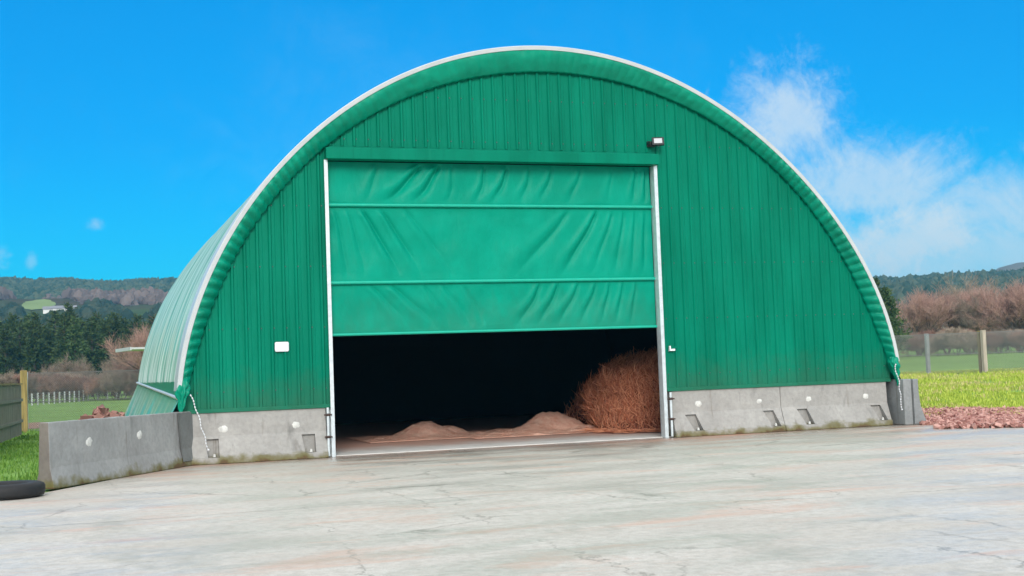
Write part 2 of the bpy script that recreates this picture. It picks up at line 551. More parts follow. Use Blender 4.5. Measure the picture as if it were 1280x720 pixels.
# roof cover, fabric drawn over hoops: the cross section repeats along y with shallow scallops
ths = np.linspace(-TH, TH, 121)
ys = np.concatenate([[YF], np.linspace(YF + .12, YB, 240)])
P = np.zeros((len(ys), len(ths), 3))
ph = rng.uniform(0, 6.28, 8)
for i, y in enumerate(ys):
    sc = .008 * abs(math.sin(PI * y / .62)) + .004 * math.sin(y * 7.1 + ph[0]) + .004 * math.sin(y * 3.3 + ph[1])
    wob = .006 * np.sin(ths * 9 + y * 2.1 + ph[2]) + .004 * np.sin(ths * 23 + y * 5 + ph[3])
    x, z = arc(ths, sc - .012 + wob)
    P[i, :, 0], P[i, :, 1], P[i, :, 2] = x, y, z
m = MB(); m.grid(P, True)
cover = bpart(m, 'roof_cover', ROOF)
# inside face of the cover, a near-black sheet coloured as interior shade
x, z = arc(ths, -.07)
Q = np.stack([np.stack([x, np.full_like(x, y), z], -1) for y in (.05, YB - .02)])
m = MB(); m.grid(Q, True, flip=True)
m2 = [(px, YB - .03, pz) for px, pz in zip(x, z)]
lin = bpart(m, 'inner_shade_sheet', DARKIN)
# back wall closing the barn, in the same shade colour
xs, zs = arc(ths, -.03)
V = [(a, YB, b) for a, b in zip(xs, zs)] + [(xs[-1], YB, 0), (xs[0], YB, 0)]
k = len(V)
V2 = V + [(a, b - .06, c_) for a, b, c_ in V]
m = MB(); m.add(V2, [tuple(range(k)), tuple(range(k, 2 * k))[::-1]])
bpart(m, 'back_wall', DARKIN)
# low concrete walls along both sides, closing light leaks, near-black for shade
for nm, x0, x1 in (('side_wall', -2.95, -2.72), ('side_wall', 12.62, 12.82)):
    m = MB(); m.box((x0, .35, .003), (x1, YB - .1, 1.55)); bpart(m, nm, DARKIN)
# rail and hem skirt under it on both sides
for sg, th in ((-1, -TH), (1, TH)):
    x0, z0 = arc(th)
    n = 90
    rows = []
    for i in range(n + 1):
        y = YF + .05 + (YB - YF - .05) * i / n
        zr = 1.27 + .31 * i / n
        xx, _ = arc(th)
        xx += -.02 * sg + sg * max(0, (1.5 - zr)) * .05
        rr = []
        for j in range(7):
            q = j / 6
            rr.append((xx + sg * (.44 * q + .02 * math.sin(y * 5.1 + 3 * q) * q + .03 * math.sin(y * 2.2) * q), y, zr + .25 * (1 - q) ** 6 * 0 - (zr - .45 - .1 * i / n) * q))
        rows.append(rr)
    m = MB(); m.grid(np.array(rows), True, flip=(sg > 0))
    sk = bpart(m, 'side_skirt', ROOF)
    m = MB()
    m.tube([(r[0][0] + sg * .03, r[0][1], r[0][2]) for r in rows[::3]], .035, 8)
    bpart(m, 'cover_rail', WHITE)
    # fabric between the arch foot and the rail
    m = MB()
    m.grid(np.array([[(x0, r[0][1], z0 + .02), (r[0][0], r[0][1], r[0][2] - .02)] for r in rows]), True, flip=(sg > 0))
    bpart(m, 'cover_hem', TARP2)

# white edge trim round the mouth of the arch
tt = np.linspace(-1.52, 1.515, 160)
prof = [(-.055, YF - .03), (.02, YF - .045), (.035, YF - .02), (.035, YF + .75), (.012, YF + .76), (-.002, YF + .05), (-.055, YF + .02)]
G = np.zeros((len(tt), len(prof) + 1, 3))
for j, (o_, y) in enumerate(prof + prof[:1]):
    x, z = arc(tt, o_)
    G[:, j, 0], G[:, j, 1], G[:, j, 2] = x, y, z
m = MB(); m.grid(G, False)
m.add([tuple(v) for v in G[0, :-1]], [tuple(range(len(prof)))]); m.add([tuple(v) for v in G[-1, :-1]], [tuple(range(len(prof)))[::-1]])
bpart(m, 'edge_trim', WHITE)

# gathered fabric band between the trim and the cladding
nb, nr = 900, 13
tb = np.linspace(-1.56, 1.55, nb)
G = np.zeros((nb, nr, 3))
arcs = tb * 7.4
for j in range(nr):
    q = j / (nr - 1)
    xo, zo = arc(tb, -.06); xi, zi = arc(tb, -.03, PI_)
    side = smooth(.45, 1.15, np.abs(tb))                     # gathers get stronger down the sides
    ph_ = arcs * 2 * PI / .19 + 1.6 * np.sin(arcs * 1.1) + .9 * np.sin(arcs * 2.9) + q * 2.6 * np.sin(arcs * .7)
    gather = (np.abs(np.sin(ph_ * .5)) ** .8 - .6) * (.016 + .080 * side) * (math.sin(PI * min(1, q * .85 + .1))) 
    rip = np.array([nz(a * 1.7, q * 2.2, 3) * .020 + nz(a * 5, q * 3, 8) * .012 for a in arcs])
    bul = .018 * math.sin(PI * q)
    y = (YF - .02) + (.19) * q ** 1.6 - bul - gather - rip
    qs = q * (1 + .10 * (np.abs(np.sin(ph_ * .5)) - .6) * (.25 + side) * q)
    G[:, j, 0] = xo + (xi - xo) * qs; G[:, j, 2] = zo + (zi - zo) * qs + gather * .2; G[:, j, 1] = y
# tucked under edge
G2 = np.concatenate([G, G[:, -1:, :] + np.array([0, .11, .06])], 1)
m = MB(); m.grid(G2, True, flip=True)
bpart(m, 'gathered_band', TARP2)


def top_z(x):
    tq = np.linspace(-1.58, 1.58, 800)
    a, b = arc(tq, .02, PI_)
    return float(np.interp(x, a, b))


def clad(x0, x1, zb, zmax=None, name='cladding', y0=0.0, rib_to=None):
    """box profile sheet: flat pans with narrow ribs standing out, cut along the arch"""
    pitch, w, h = .247, .036, .034
    xs = []
    k0 = math.floor((x0 - .1) / pitch)
    x = k0 * pitch + .02
    prof = []
    while x < x1 + pitch:
        prof += [(x, 0), (x + .004, -.002), (x + .022, -h), (x + .022 + w, -h), (x + .044 + w, 0), (x + .135, 0), (x + .141, -.005), (x + .147, 0)]
        x += pitch
    prof = [(a, b) for a, b in prof if x0 + .002 < a < x1 - .002]
    prof = [(x0, 0)] + prof + [(x1, 0)]
    m = MB()
    V, Fc = [], []
    nrow = 9
    P = np.zeros((len(prof), nrow, 3))
    for i, (a, b) in enumerate(prof):
        zt = top_z(a)
        if zmax: zt = min(zt, zmax)
        zb_ = min(zb, zt)
        for j in range(nrow):
            z = zb_ + (zt - zb_) * j / (nrow - 1)
            P[i, j] = (a, y0 + b + .006 * nz(a * .8, z * .5, 2) + .0025 * nz(a * 3, z * 1.2, 5), z)
    m.grid(P, False, flip=True)
    # rib ends closed at the foot
    for i in range(len(prof) - 3):
        if prof[i + 1][1] < -.02 and prof[i + 2][1] < -.02:
            a = [prof[i][0], prof[i + 1][0], prof[i + 2][0], prof[i + 3][0]]
            b = [prof[i][1], prof[i + 1][1], prof[i + 2][1], prof[i + 3][1]]
            m.add([(a[k], y0 + b[k], zb) for k in range(4)], [(0, 1, 2, 3)])
    # back sheet so that no light passes
    P2 = P[:, [0, -1]].copy(); P2[..., 1] = y0 + .03
    m.grid(P2, False)
    return bpart(m, name, CLAD)


clad(-2.9, -.04, .99, name='left_cladding')
clad(7.12, 12.86, 1.0, name='right_cladding')
clad(-.04, 7.12, 6.155, name='upper_cladding')
# flat flashing strips at the foot of the cladding
for x0, x1, z in ((-2.88, -.03, .965), (7.2, 12.84, .985)):
    m = MB(); m.box((x0, -.055, z), (x1, .03, z + .075)); bpart(m, 'foot_flashing', CLAD, .006)
# sheet overlap seam above the right jamb
# header beam over the door
m = MB(); m.box((-.06, -.24, 5.86), (7.16, .02, 6.085)); m.box((-.06, -.028, 6.085), (7.16, .02, 6.15))
hb = bpart(m, 'header_beam', BAR if False else CLAD, .012)
m = MB()
for z in (1.35, 2.55, 3.75, 4.95, 6.3, 7.2):
    k = math.floor(-2.8 / .247)
    while k * .247 < 12.8:
        x = k * .247 + .105
        k += 1
        if x < -2.8 or z > top_z(x) - .12 or (-.1 < x < 7.2 and z < 6.2): continue
        m.tube([(x, .004, z), (x, -.016, z)], .011, 5)
o = bpart(m, 'screws', STEEL)
o['kind'] = 'stuff'
# jambs
for x0, x1 in ((-.085, -.012), (7.085, 7.165)):
    m = MB(); m.box((x0, -.10, .004), (x1, -.092, 5.858)); m.box((x1 - .008 if x0 < 0 else x0, -.0919, .004), (x1 if x0 < 0 else x0 + .008, .10, 5.858))
    m.box((x0, .06, .004), (x1, .07, 5.858))
    bpart(m, 'door_jamb', GALV)
# pipe and bolts at the feet of the jambs
for x, xb in ((-.15, -.2), (7.235, 7.29)):
    m = MB(); m.tube([(x, -.125, .03), (x, -.125, .97)], .027, 10)
    pp = bpart(m, 'latch_pipe', GALV)
    for z in (.40, .83):
        m = MB(); m.tube([(x - .075, -.15, z), (x + .075, -.15, z)], .015, 8); m.box((x - .04, -.155, z - .025), (x + .04, -.094, z + .025))
        o = bpart(m, 'bolt', RUST, 0, pp)


# door curtain: fabric panel, folded creases drawn in as real relief
def curtain():
    n, k = 340, 190
    X = np.linspace(-.005, 7.09, n); Z = np.linspace(2.385, 5.86, k)
    GX, GZ = np.meshgrid(X, Z, indexing='ij')
    D = np.zeros_like(GX)
    rails = [2.385, 3.41, 4.965, 5.86]

    def crease(p, q, w, amp):
        nonlocal D
        (xa, za), (xb, zb) = p, q
        dx, dz = xb - xa, zb - za
        L = math.hypot(dx, dz)
        tpar = ((GX - xa) * dx + (GZ - za) * dz) / L ** 2
        bend = .10 * np.sin(tpar * PI) + .02 * np.sin(tpar * 9 + xa)
        per = ((GX - xa) * dz - (GZ - za) * dx) / L + bend * .6
        fade = np.clip(tpar * 7, 0, 1) * smooth(1.08, .55, tpar) if False else np.clip((tpar + .02) * 9, 0, 1) * (1 - smooth(.5, 1.06, tpar))
        ww = w * (.55 + .9 * np.clip(tpar, 0, 1))
        D += 1.15 * amp * fade * (np.exp(-np.abs(per / ww * 1.25) ** 1.25) - .55 * np.exp(-((per - 1.7 * ww) / (1.3 * ww)) ** 2))

    T, A, B, C_ = 5.84, 4.97, 3.42, 2.40
    # top panel: creases from the header running down to the left
    for xa, xb, w, a in ((1.05, .72, .06, .02), (1.98, 1.1, .075, .062), (2.36, 1.72, .075, .062), (2.62, 2.48, .05, .02), (3.34, 3.08, .055, .032), (3.85, 3.42, .06, .042), (4.35, 4.05, .06, .026), (4.85, 4.45, .06, .028), (5.5, 5.1, .06, .024), (6.2, 6.0, .05, .014), (6.75, 6.62, .05, .03), (6.98, 6.9, .04, .03)):
        crease((xa, T), (xb, A + .03), w, a)
    # middle panel: fans towards the middle
    for xa, xb, zb, w, a in ((.12, .36, B, .05, .026), (.38, .72, B + .1, .05, .024), (.66, 1.5, B, .065, .052), (1.05, 1.95, B, .065, .040), (1.55, 2.65, B, .08, .026), (5.22, 3.75, B, .10, .030), (5.85, 4.85, B, .075, .046), (6.2, 5.55, B, .06, .022), (6.45, 6.1, B, .055, .022), (6.7, 6.5, B, .05, .022), (6.92, 6.8, B, .05, .024)):
        crease((xa, A - .03), (xb, zb), w, a)
    # lower panel
    for xa, xb, w, a in ((.8, 1.65, .07, .026), (1.2, 2.25, .08, .036), (1.9, 2.5, .06, .022), (2.3, 2.95, .06, .024), (2.75, 3.2, .05, .018), (4.5, 3.85, .07, .034), (4.9, 4.3, .07, .036), (5.35, 4.75, .07, .034), (5.75, 5.25, .06, .026), (6.05, 5.75, .05, .026), (6.35, 6.1, .05, .026), (6.65, 6.45, .045, .024)):
        crease((xa, B - .03), (xb, C_ + .02), w, a)
    # the cloth hangs back and sags slightly between the rails
    sag = np.zeros_like(GZ)
    for a, b in zip(rails[:-1], rails[1:]):
        s = np.clip((GZ - a) / (b - a), 0, 1)
        sag = np.maximum(sag, np.where((GZ >= a) & (GZ <= b), np.sin(s * PI), 0))
    small = np.array([[nz(a * 1.6, b * 1.9, 1) * .028 + nz(a * 4.2, b * 2.8, 4) * .007 for b in Z] for a in X])
    Y = .13 + .02 * sag + (1.35 * D + small) * np.clip(sag * 2.5, .12, 1)
    m = MB(); m.grid(np.stack([GX, Y, GZ], -1), True, flip=True)
    return bpart(m, 'door_curtain', TARP)


cur = curtain()
# top edge shadow gap is left by the header standing proud; rails sewn to the curtain
for z, h in ((4.945, .075), (3.385, .075), (2.36, .06)):
    m = MB(); m.tube([(-.005, .09, z + h / 2), (7.085, .09, z + h / 2)], h / 2, 10)
    o = bpart(m, 'curtain_rail', BAR)
    o.parent = cur
# crumpled tails of the band, tied back at the feet of the arch
for sg, th, zz in ((-1, -1.52, (1.62, .99)), (1, 1.52, (1.56, 1.0))):
    xa, _ = arc(th, -.1)
    nn, kk = 26, 40
    G = np.zeros((nn, kk + 1, 3))
    for i in range(nn):
        q = i / (nn - 1)
        cz = zz[0] + (zz[1] - zz[0]) * q
        cx_ = xa - sg * .03 * math.sin(PI * q) + sg * .14 * q
        cy_ = -.22 - .02 * q
        rad = (.06 + .035 * math.sin(PI * min(1, q * 1.5)) - .02 * q) * (.3 if i in (0,) else 1) * (.25 if i == nn - 1 else 1)
        for j in range(kk + 1):
            w = 2 * PI * (j % kk) / kk
            rr = rad * (1 + .28 * math.sin(w * 5 + q * 7) + .16 * math.sin(w * 9 - q * 11) + .4 * nz(math.cos(w) * 1.4, math.sin(w) * 1.4, q * 5 + sg))
            G[i, j] = (cx_ + rr * math.cos(w) * 1.25 - sg * .1 * q * q, cy_ + rr * math.sin(w), cz + .12 * math.cos(w) * sg * -1 * q)
    m = MB(); m.grid(G, True, flip=True)
    m.grid(G, True)
    bpart(m, 'cover_tail', TARP2)


# ------------------------------------------------------------------ concrete blocks
def boolean_cut(o, cutters):
    for cu in cutters:
        md = o.modifiers.new('cut', 'BOOLEAN'); md.operation = 'DIFFERENCE'; md.object = cu; md.solver = 'EXACT'
    dg = bpy.context.evaluated_depsgraph_get()
    me = bpy.data.meshes.new_from_object(o.evaluated_get(dg))
    o.modifiers.clear()
    o.data = me
    for cu in cutters:
        cm = cu.data
        bpy.data.objects.remove(cu); bpy.data.meshes.remove(cm)


def patch(parent, x, y, z, s, slope=0.0, seed=0, flipx=1):
    """ragged dab of white filler over a lifting hole, on a face looking to -y (local)"""
    n = 22
    V = [(x, y - .008, z)]
    for ring in (.7, 1.0):
        for k in range(n):
            w = 2 * PI * k / n
            r = s * ring * (1 + .32 * nz(math.cos(w) * 1.6 + seed * 3.1, math.sin(w) * 1.6, seed) + .14 * nz(math.cos(w) * 4, math.sin(w) * 4, seed + 5))
            V.append((x + r * math.cos(w) * 1.1, y - (.007 if ring < 1 else -.002), z + r * math.sin(w) * .85))
    Fc = [(0, 1 + k, 1 + (k + 1) % n) for k in range(n)] + [(1 + k, 1 + n + k, 1 + n + (k + 1) % n, 1 + (k + 1) % n) for k in range(n)]
    # a dribble below
    o = raw('filler_patch', V, Fc, PLASTER, parent, True)
    return o


def facade_block(x0, x1, notches, spots, label, mat, ztop, lean):
    root = empty('concrete_block', ((x0 + x1) / 2, 0, 0))
    L = (x1 - x0) / 2
    pr = [(-.0, ztop), (-.012, ztop), (-.02, ztop - .012), (-.035, .52), (-.17, .13), (-.20, .125), (-.21, .004), (.28, .004), (.28, ztop)]
    pr = pr[1:]
    nx = 2
    V, Fc = [], []
    for x in (-L, L):
        V += [(x, y, z) for y, z in pr]
    k = len(pr)
    Fc = [tuple(range(k))[::-1], tuple(range(k, 2 * k))] + [(i, (i + 1) % k, k + (i + 1) % k, k + i) for i in range(k)]
    me = bpy.data.meshes.new('wall_body'); me.from_pydata(V, [], Fc)
    bm = bmesh.new(); bm.from_mesh(me); bmesh.ops.recalc_face_normals(bm, faces=bm.faces)
    bmesh.ops.bevel(bm, geom=[e for e in bm.edges if e.calc_face_angle(0) > 1.0], offset=.012, segments=2, profile=.5, affect='EDGES')
    bm.to_mesh(me); bm.free()
    body = link('wall_body', me, root, mat)
    cut = []
    for nxp in notches:
        xx = nxp - (x0 + x1) / 2
        m = MB()
        s = .13
        V = [(xx - .09 + lean * .07, -.5, .12), (xx + .12 + lean * .07, -.5, .12), (xx + .12 + lean * .07, .01, .12), (xx - .09 + lean * .07, .01, .12),
             (xx - .14 - lean * .05, -.5, .47), (xx + .12 - lean * .05, -.5, .47), (xx + .12 - lean * .05, .015, .47), (xx - .14 - lean * .05, .015, .47)]
        m.add(V, [(0, 3, 2, 1), (4, 5, 6, 7), (0, 1, 5, 4), (1, 2, 6, 5), (2, 3, 7, 6), (3, 0, 4, 7)])
        cut.append(m.build('cutter', None))
    if cut:
        for cu in cut: cu.location = root.location
        bpy.context.view_layer.update()
        boolean_cut(body, cut)
        if not body.data.materials: body.data.materials.append(mat)
    for i, nxp in enumerate(notches):
        xx = nxp - (x0 + x1) / 2
        m = MB(); m.tube([(xx + .03 + lean * .06, -.10, .13), (xx + .03 + lean * .06, -.10, .185)], [.03, .022], 8)
        m.build('lifting_pin', PLASTER, root)
    for i, (sx_, sz_, s) in enumerate(spots):
        patch(root, sx_ - (x0 + x1) / 2, -.033, sz_, s, seed=i + x0)
    tag(root, label, 'concrete block', 'concrete base blocks under the green cladding')
    return root


facade_block(-2.95, -.17, (-2.36, -.52), ((-2.15, .645, .085), (-.76, .66, .075)), 'concrete base block left of the door, beneath the white plaque', CONC, .985, 0)
facade_block(7.30, 9.955, (7.78, 9.68), ((7.94, .69, .07), (9.42, .685, .055)), 'concrete base block just right of the door jamb', CONC, 1.005, 1)
facade_block(9.965, 12.72, (10.53, 12.44), ((10.67, .68, .065), (12.15, .68, .07)), 'concrete base block at the right end of the facade, beside the hanging rope', CONC, 1.005, 1)

# angled barrier on the left
A0, A1 = Vector((-5.15, -4.02, 0)), Vector((-2.66, -.06, 0))
u = (A1 - A0).normalized()
ang = math.atan2(u.y, u.x)
L = (A1 - A0).length
root = empty('concrete_barrier', A0, ang)
pr = [(0.0, .004), (.012, .09), (.065, .33), (.085, 1.03), (.245, 1.03), (.27, .25), (.34, .004)]
V = []
nseg = 40
for i in range(nseg + 1):
    x = L * i / nseg
    for y, z in pr:
        V.append((x, y + .004 * nz(x * 1.5, z * 2, 7), z * (1.0 if z < .5 else 1 - .015 * i / nseg) + (.006 * nz(x * 3, 1, 2) if z > .9 else 0)))
k = len(pr)
Fc = [tuple(range(k)), tuple(range(nseg * k, nseg * k + k))[::-1]]
for i in range(nseg):
    for j in range(k):
        Fc.append((i * k + j, i * k + (j + 1) % k, (i + 1) * k + (j + 1) % k, (i + 1) * k + j)[::-1])
me = bpy.data.meshes.new('wall_body'); me.from_pydata(V, [], Fc)
bm = bmesh.new(); bm.from_mesh(me); bmesh.ops.recalc_face_normals(bm, faces=bm.faces)
bmesh.ops.bevel(bm, geom=[e for e in bm.edges if e.calc_face_angle(0) > 1.0], offset=.015, segments=2, profile=.5, affect='EDGES')
bm.to_mesh(me); bm.free()
wb = link('wall_body', me, root, CONC2)
wb.data.materials.append(concrete('brown end concrete', (.19, .165, .145), damp=.3))  # darker, browner tone for the end face only
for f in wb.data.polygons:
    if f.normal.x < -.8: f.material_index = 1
patch(root, 1.12, .071, .66, .085, seed=3)
patch(root, 2.72, .071, .68, .085, seed=9)
# damp end panel next to the barn corner
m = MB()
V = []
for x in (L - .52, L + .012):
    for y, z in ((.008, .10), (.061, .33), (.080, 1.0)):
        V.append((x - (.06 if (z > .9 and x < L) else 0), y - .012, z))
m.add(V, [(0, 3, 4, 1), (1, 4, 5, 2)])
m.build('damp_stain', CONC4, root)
tag(root, 'grey concrete barrier wall set at an angle on the left, beside the black tyre', 'concrete barrier')

# barrier running back along the right side, seen end on
root = empty('concrete_barrier', (12.90, -.42, 0))
pr = [(0.0, .004), (0.0, 1.03), (.40, 1.03), (.405, .72), (.44, .42), (.53, .18), (.60, .004)]
V = [(x, 0 if i == 0 else 3.4, z) for i in (0, 1) for x, z in pr]
k = len(pr)
# groove down the end face
m = MB()
body = MB(); body.add(V, [tuple(range(k))[::-1], tuple(range(k, 2 * k))] + [(i, (i + 1) % k, k + (i + 1) % k, k + i) for i in range(k)])
o = body.build('wall_body', CONC3, root, .02)
bm = bmesh.new(); bm.from_mesh(o.data); bmesh.ops.recalc_face_normals(bm, faces=bm.faces); bm.to_mesh(o.data); bm.free()
m.add([(.19, -.1, -.1), (.27, -.1, -.1), (.25, .07, -.1), (.21, .07, -.1), (.19, -.1, 1.3), (.27, -.1, 1.3), (.25, .07, 1.3), (.21, .07, 1.3)],
      [(0, 3, 2, 1), (4, 5, 6, 7), (0, 1, 5, 4), (1, 2, 6, 5), (2, 3, 7, 6), (3, 0, 4, 7)])
cu = m.build('cutter', None); cu.location = root.location
bpy.context.view_layer.update()
boolean_cut(o, [cu])
tag(root, 'grey concrete barrier seen end on with flared foot at the right corner of the barn', 'concrete barrier')

# ------------------------------------------------------------------ fittings on the facade
# floodlight
root = empty('floodlight', (7.13, -.06, 6.33))
R = Matrix.Translation((.02, -.17, .03)) @ Matrix.Rotation(math.radians(-18), 4, 'Z') @ Matrix.Rotation(math.radians(-22), 4, 'X')
m = MB(); m.box((-.13, -.03, -.095), (.13, .03, .095), R)
for k in range(7): m.box((-.11 + k * .034, .031, -.08), (-.10 + k * .034, .055, .08), R)
m.build('housing', BLACK, root, .008)
m = MB(); m.box((-.088, -.036, -.06), (.088, -.0305, .06), R); m.build('lens', LENS, root, .003)
m = MB(); m.box((-.16, -.16, -.02), (-.145, .03, .04)); m.box((-.16, -.02, -.06), (.02, .03, .06)); m.build('bracket', BLACK, root, .004)
tag(root, 'black floodlight with pale glass mounted above the right end of the door header', 'floodlight')
# white plaque
root = empty('wall_plaque', (-1.0, -.035, 2.185))
m = MB(); m.box((-.135, -.035, -.095), (.135, 0, .095)); m.build('plate', PLAST, root, .03, 4)
m = MB(); m.box((-.10, -.0365, -.014), (.09, -.0355, -.004)); m.box((-.10, -.0365, .010), (.06, -.0355, .016)); m.build('faint_line', simple('grey print', (.62, .64, .66), .4), root)
tag(root, 'small white rounded plaque on the green cladding left of the door', 'plaque')
# door switch bracket
root = empty('door_switch', (7.36, -.035, 1.9))
m = MB(); m.box((-.075, -.05, -.05), (-.045, 0, .06)); m.box((-.075, -.06, -.05), (.05, 0, -.005)); m.build('switch_body', PLAST, root, .006)
m = MB(); m.box((-.04, -.04, 0.0), (.11, 0, .045)); m.build('switch_arm', CLAD, root, .006)
tag(root, 'small white door switch bracket on the cladding right of the door', 'switch')


# ropes
def rope(pts, label):
    fine = []
    for i in range(len(pts) - 1):
        a, b = Vector(pts[i]), Vector(pts[i + 1])
        n = max(3, int((b - a).length / .012))
        for k in range(n): fine.append(a.lerp(b, k / n))
    fine.append(Vector(pts[-1]))
    for i, p in enumerate(fine):
        p.x += .012 * math.sin(i * .21) ; p.y += .006 * math.cos(i * .35)
    rad = [.010 + .006 * math.sin(i * 1.3) for i in range(len(fine))]
    rad[-3:] = [.02, .024, .015]
    m = MB(); m.tube(fine, rad, 8)
    o = m.build('hanging_rope', ROPE)
    return tag(o, label, 'rope')


rope([(-2.77, -.30, 1.33), (-2.68, -.32, 1.1), (-2.60, -.34, .8), (-2.53, -.36, .52), (-2.46, -.37, .27)], 'pale rope hanging from the tied cover at the left corner of the barn')
rope([(12.83, -.30, 1.42), (12.74, -.35, 1.34), (12.76, -.38, 1.2), (12.80, -.40, 1.0), (12.81, -.41, .7), (12.83, -.41, .34)], 'pale rope hanging from the tied cover at the right corner of the barn')

# ------------------------------------------------------------------ inside: straw and sawdust
def straw_pile(loc, rx, ry, h, n, label, seed):
    rs = np.random.default_rng(seed)
    root = empty('straw_pile', loc)

    def surf(u, v):                              # u angle, v 0 at foot .. 1 at top
        e = v * PI / 2
        bul = 1 + .22 * nz(math.cos(u) * 1.7 + seed, math.sin(u) * 1.7, v * 2.2) + .11 * nz(math.cos(u) * 5, math.sin(u) * 5, v * 5 + seed)
        cr = math.cos(e) ** .62
        return Vector((rx * cr * math.cos(u) * bul, ry * cr * math.sin(u) * bul, h * math.sin(e) ** .8 * (1 + .08 * nz(math.cos(u) * 2, math.sin(u) * 2, seed))))
    nu, nv = 64, 24
    G = np.array([[surf(2 * PI * i / nu, j / nv) for i in range(nu + 1)] for j in range(nv + 1)])
    m = MB(); m.grid(G, True); m.build('core', STRAWB, root)
    V, Fc = [], []
    for i in range(n):
        u = rs.uniform(0, 2 * PI); v = rs.uniform(0, 1) ** 1.1
        p = surf(u, v)
        q = surf(u + .02, v) - p; w = surf(u, min(1, v + .02)) - p
        nrm = q.cross(w)
        if nrm.length < 1e-9: nrm = Vector((0, 0, 1))
        nrm.normalize(); q.normalize(); w = nrm.cross(q)
        a = rs.normal(PI / 2, .75)
        d = (q * math.cos(a) + w * math.sin(a) + nrm * rs.normal(.12, .38)).normalized()
        Ln = rs.uniform(.12, .42); r = rs.uniform(.004, .008)
        c0 = p + nrm * rs.uniform(-.02, .07)
        b = d.cross(nrm).normalized()
        mid = c0 + d * Ln * .5 + nrm * rs.uniform(0, .04); end = c0 + d * Ln - nrm * rs.uniform(0, .06)
        k = len(V)
        for pt, rr in ((c0, r), (mid, r), (end, r * .5)):
            V += [tuple(pt + b * rr), tuple(pt - b * rr), tuple(pt + nrm * rr * 1.3)]
        for s in (0, 3):
            for e in range(3):
                Fc.append((k + s + e, k + s + (e + 1) % 3, k + s + 3 + (e + 1) % 3, k + s + 3 + e))
    for i in range(n // 9):                      # loose strands fallen round the foot
        u = rs.uniform(0, 2 * PI); p = surf(u, 0) * rs.uniform(.97, 1.28)
        a = rs.uniform(0, 2 * PI); d = Vector((math.cos(a), math.sin(a), rs.uniform(-.02, .15))); Ln = rs.uniform(.12, .4); r = rs.uniform(.004, .009)
        c0 = Vector((p.x, p.y, rs.uniform(-.005, .05))); b = Vector((-d.y, d.x, 0)); k = len(V)
        for pt, rr in ((c0, r), (c0 + d * Ln, r * .5)):
            V += [tuple(pt + b * rr), tuple(pt - b * rr), tuple(pt + Vector((0, 0, rr * 1.3)))]
        for e in range(3): Fc.append((k + e, k + (e + 1) % 3, k + 3 + (e + 1) % 3, k + 3 + e))
    raw('strands', V, Fc, STRAWM, root)
    tag(root, label, 'straw pile')
    return root


straw_pile((8.65, 3.2, .045), 1.8, 1.6, 1.62, 24000, 'coppery heap of loose straw just inside the right door jamb', 3)
straw_pile((9.35, 6.0, .045), 1.75, 1.5, 1.2, 7000, 'darker straw heap deeper inside behind the front heap', 8)


def mound(loc, rx, ry, h, label, seed, peaks):
    n = 110
    G = np.zeros((n, n, 3))
    for i in range(n):
        for j in range(n):
            a, b = -1 + 2 * i / (n - 1), -1 + 2 * j / (n - 1)
            z = 0
            for (pa, pb, w, hh) in peaks:
                d = math.hypot(a - pa, b - pb) / w
                z = max(z, hh * (1 - d * d * (3 - 2 * d)) ** 1.1) if d < 1 else z
            z = z * h + h * (.05 * nz(a * 9, b * 9, seed) + .05 * nz(a * 22, b * 22, seed)) * (1 if z > .02 else .3) + .12 * h * nz(a * 4, b * 4, seed) * (1 if z > 0 else 0)
            if max(abs(a), abs(b)) > .985: z = -.02
            G[i, j] = (a * rx, b * ry, z)
    m = MB(); m.grid(G, True)
    o = m.build('sawdust_heap', SAWD)
    o.location = loc
    return tag(o, label, 'sawdust heap', 'heaps of pink sawdust inside the barn')


mound((3.3, 5.0, .052), 1.8, 1.4, .36, 'low heap of pink sawdust left of centre inside the door', 4, ((-.08, 0, .60, 1), (.22, .05, .45, .62), (-.1, 0, .98, .12)))
mound((6.1, 4.6, .052), 2.3, 1.6, .48, 'taller rounded heap of pink sawdust beside the straw', 9, ((.08, .05, .52, 1), (-.12, -.1, .5, .42), (.4, -.2, .45, .2), (.0, -.05, .98, .18)))

# ------------------------------------------------------------------ tyre
root = empty('tyre', (-5.80, -5.0, 0))
tag(root, 'black rubber tyre lying flat at the yard edge beside the concrete barrier', 'tyre')
pr = [(.30, .03), (.34, .005), (.46, .0), (.525, .03), (.545, .075), (.545, .195), (.525, .24), (.46, .27), (.34, .265), (.30, .24), (.285, .2), (.285, .07)]
n = 72
G = np.array([[(r * math.cos(2 * PI * i / n), r * math.sin(2 * PI * i / n), z + .004) for r, z in pr + pr[:1]] for i in range(n + 1)])
m = MB(); m.grid(G, True, flip=False); m.build('carcass', RUBBER, root); root.scale = (1, 1, .78)
# ------------------------------------------------------------------ fences
# paling fence at the left edge
p0, p1 = Vector((-7.35, 4.0, 0)), Vector((-6.42, 19.7, 0))
root = empty('paling_fence', p0, math.atan2(p1.y - p0.y, p1.x - p0.x))
L = (p1 - p0).length
m = MB()
x = 0
while x < L:
    w = .14
    h = 1.64 + .035 * nz(x * 3, 0, 1)
    m.box((x, -.012 + .006 * nz(x * 7, 2, 0), .05), (x + w, .012, h))
    x += w + .05
m.build('palings', WOOD, root, .004)
for z in (.45, 1.12):
    m = MB(); m.box((0, -.06, z), (L, -.02, z + .09)); m.build('rail', WOOD, root)
x = .3
while x < L + .1:
    m = MB(); m.box((x, .02, 0), (x + .1, .12, 1.6)); m.build('post', WOOD, root); x += 2.5
m = MB(); m.box((0, -.055, 1.66), (L, .05, 1.70)); m.build('capping', WOOD_Y, root)
tag(root, 'weathered vertical plank fence at the left edge of the yard', 'fence')

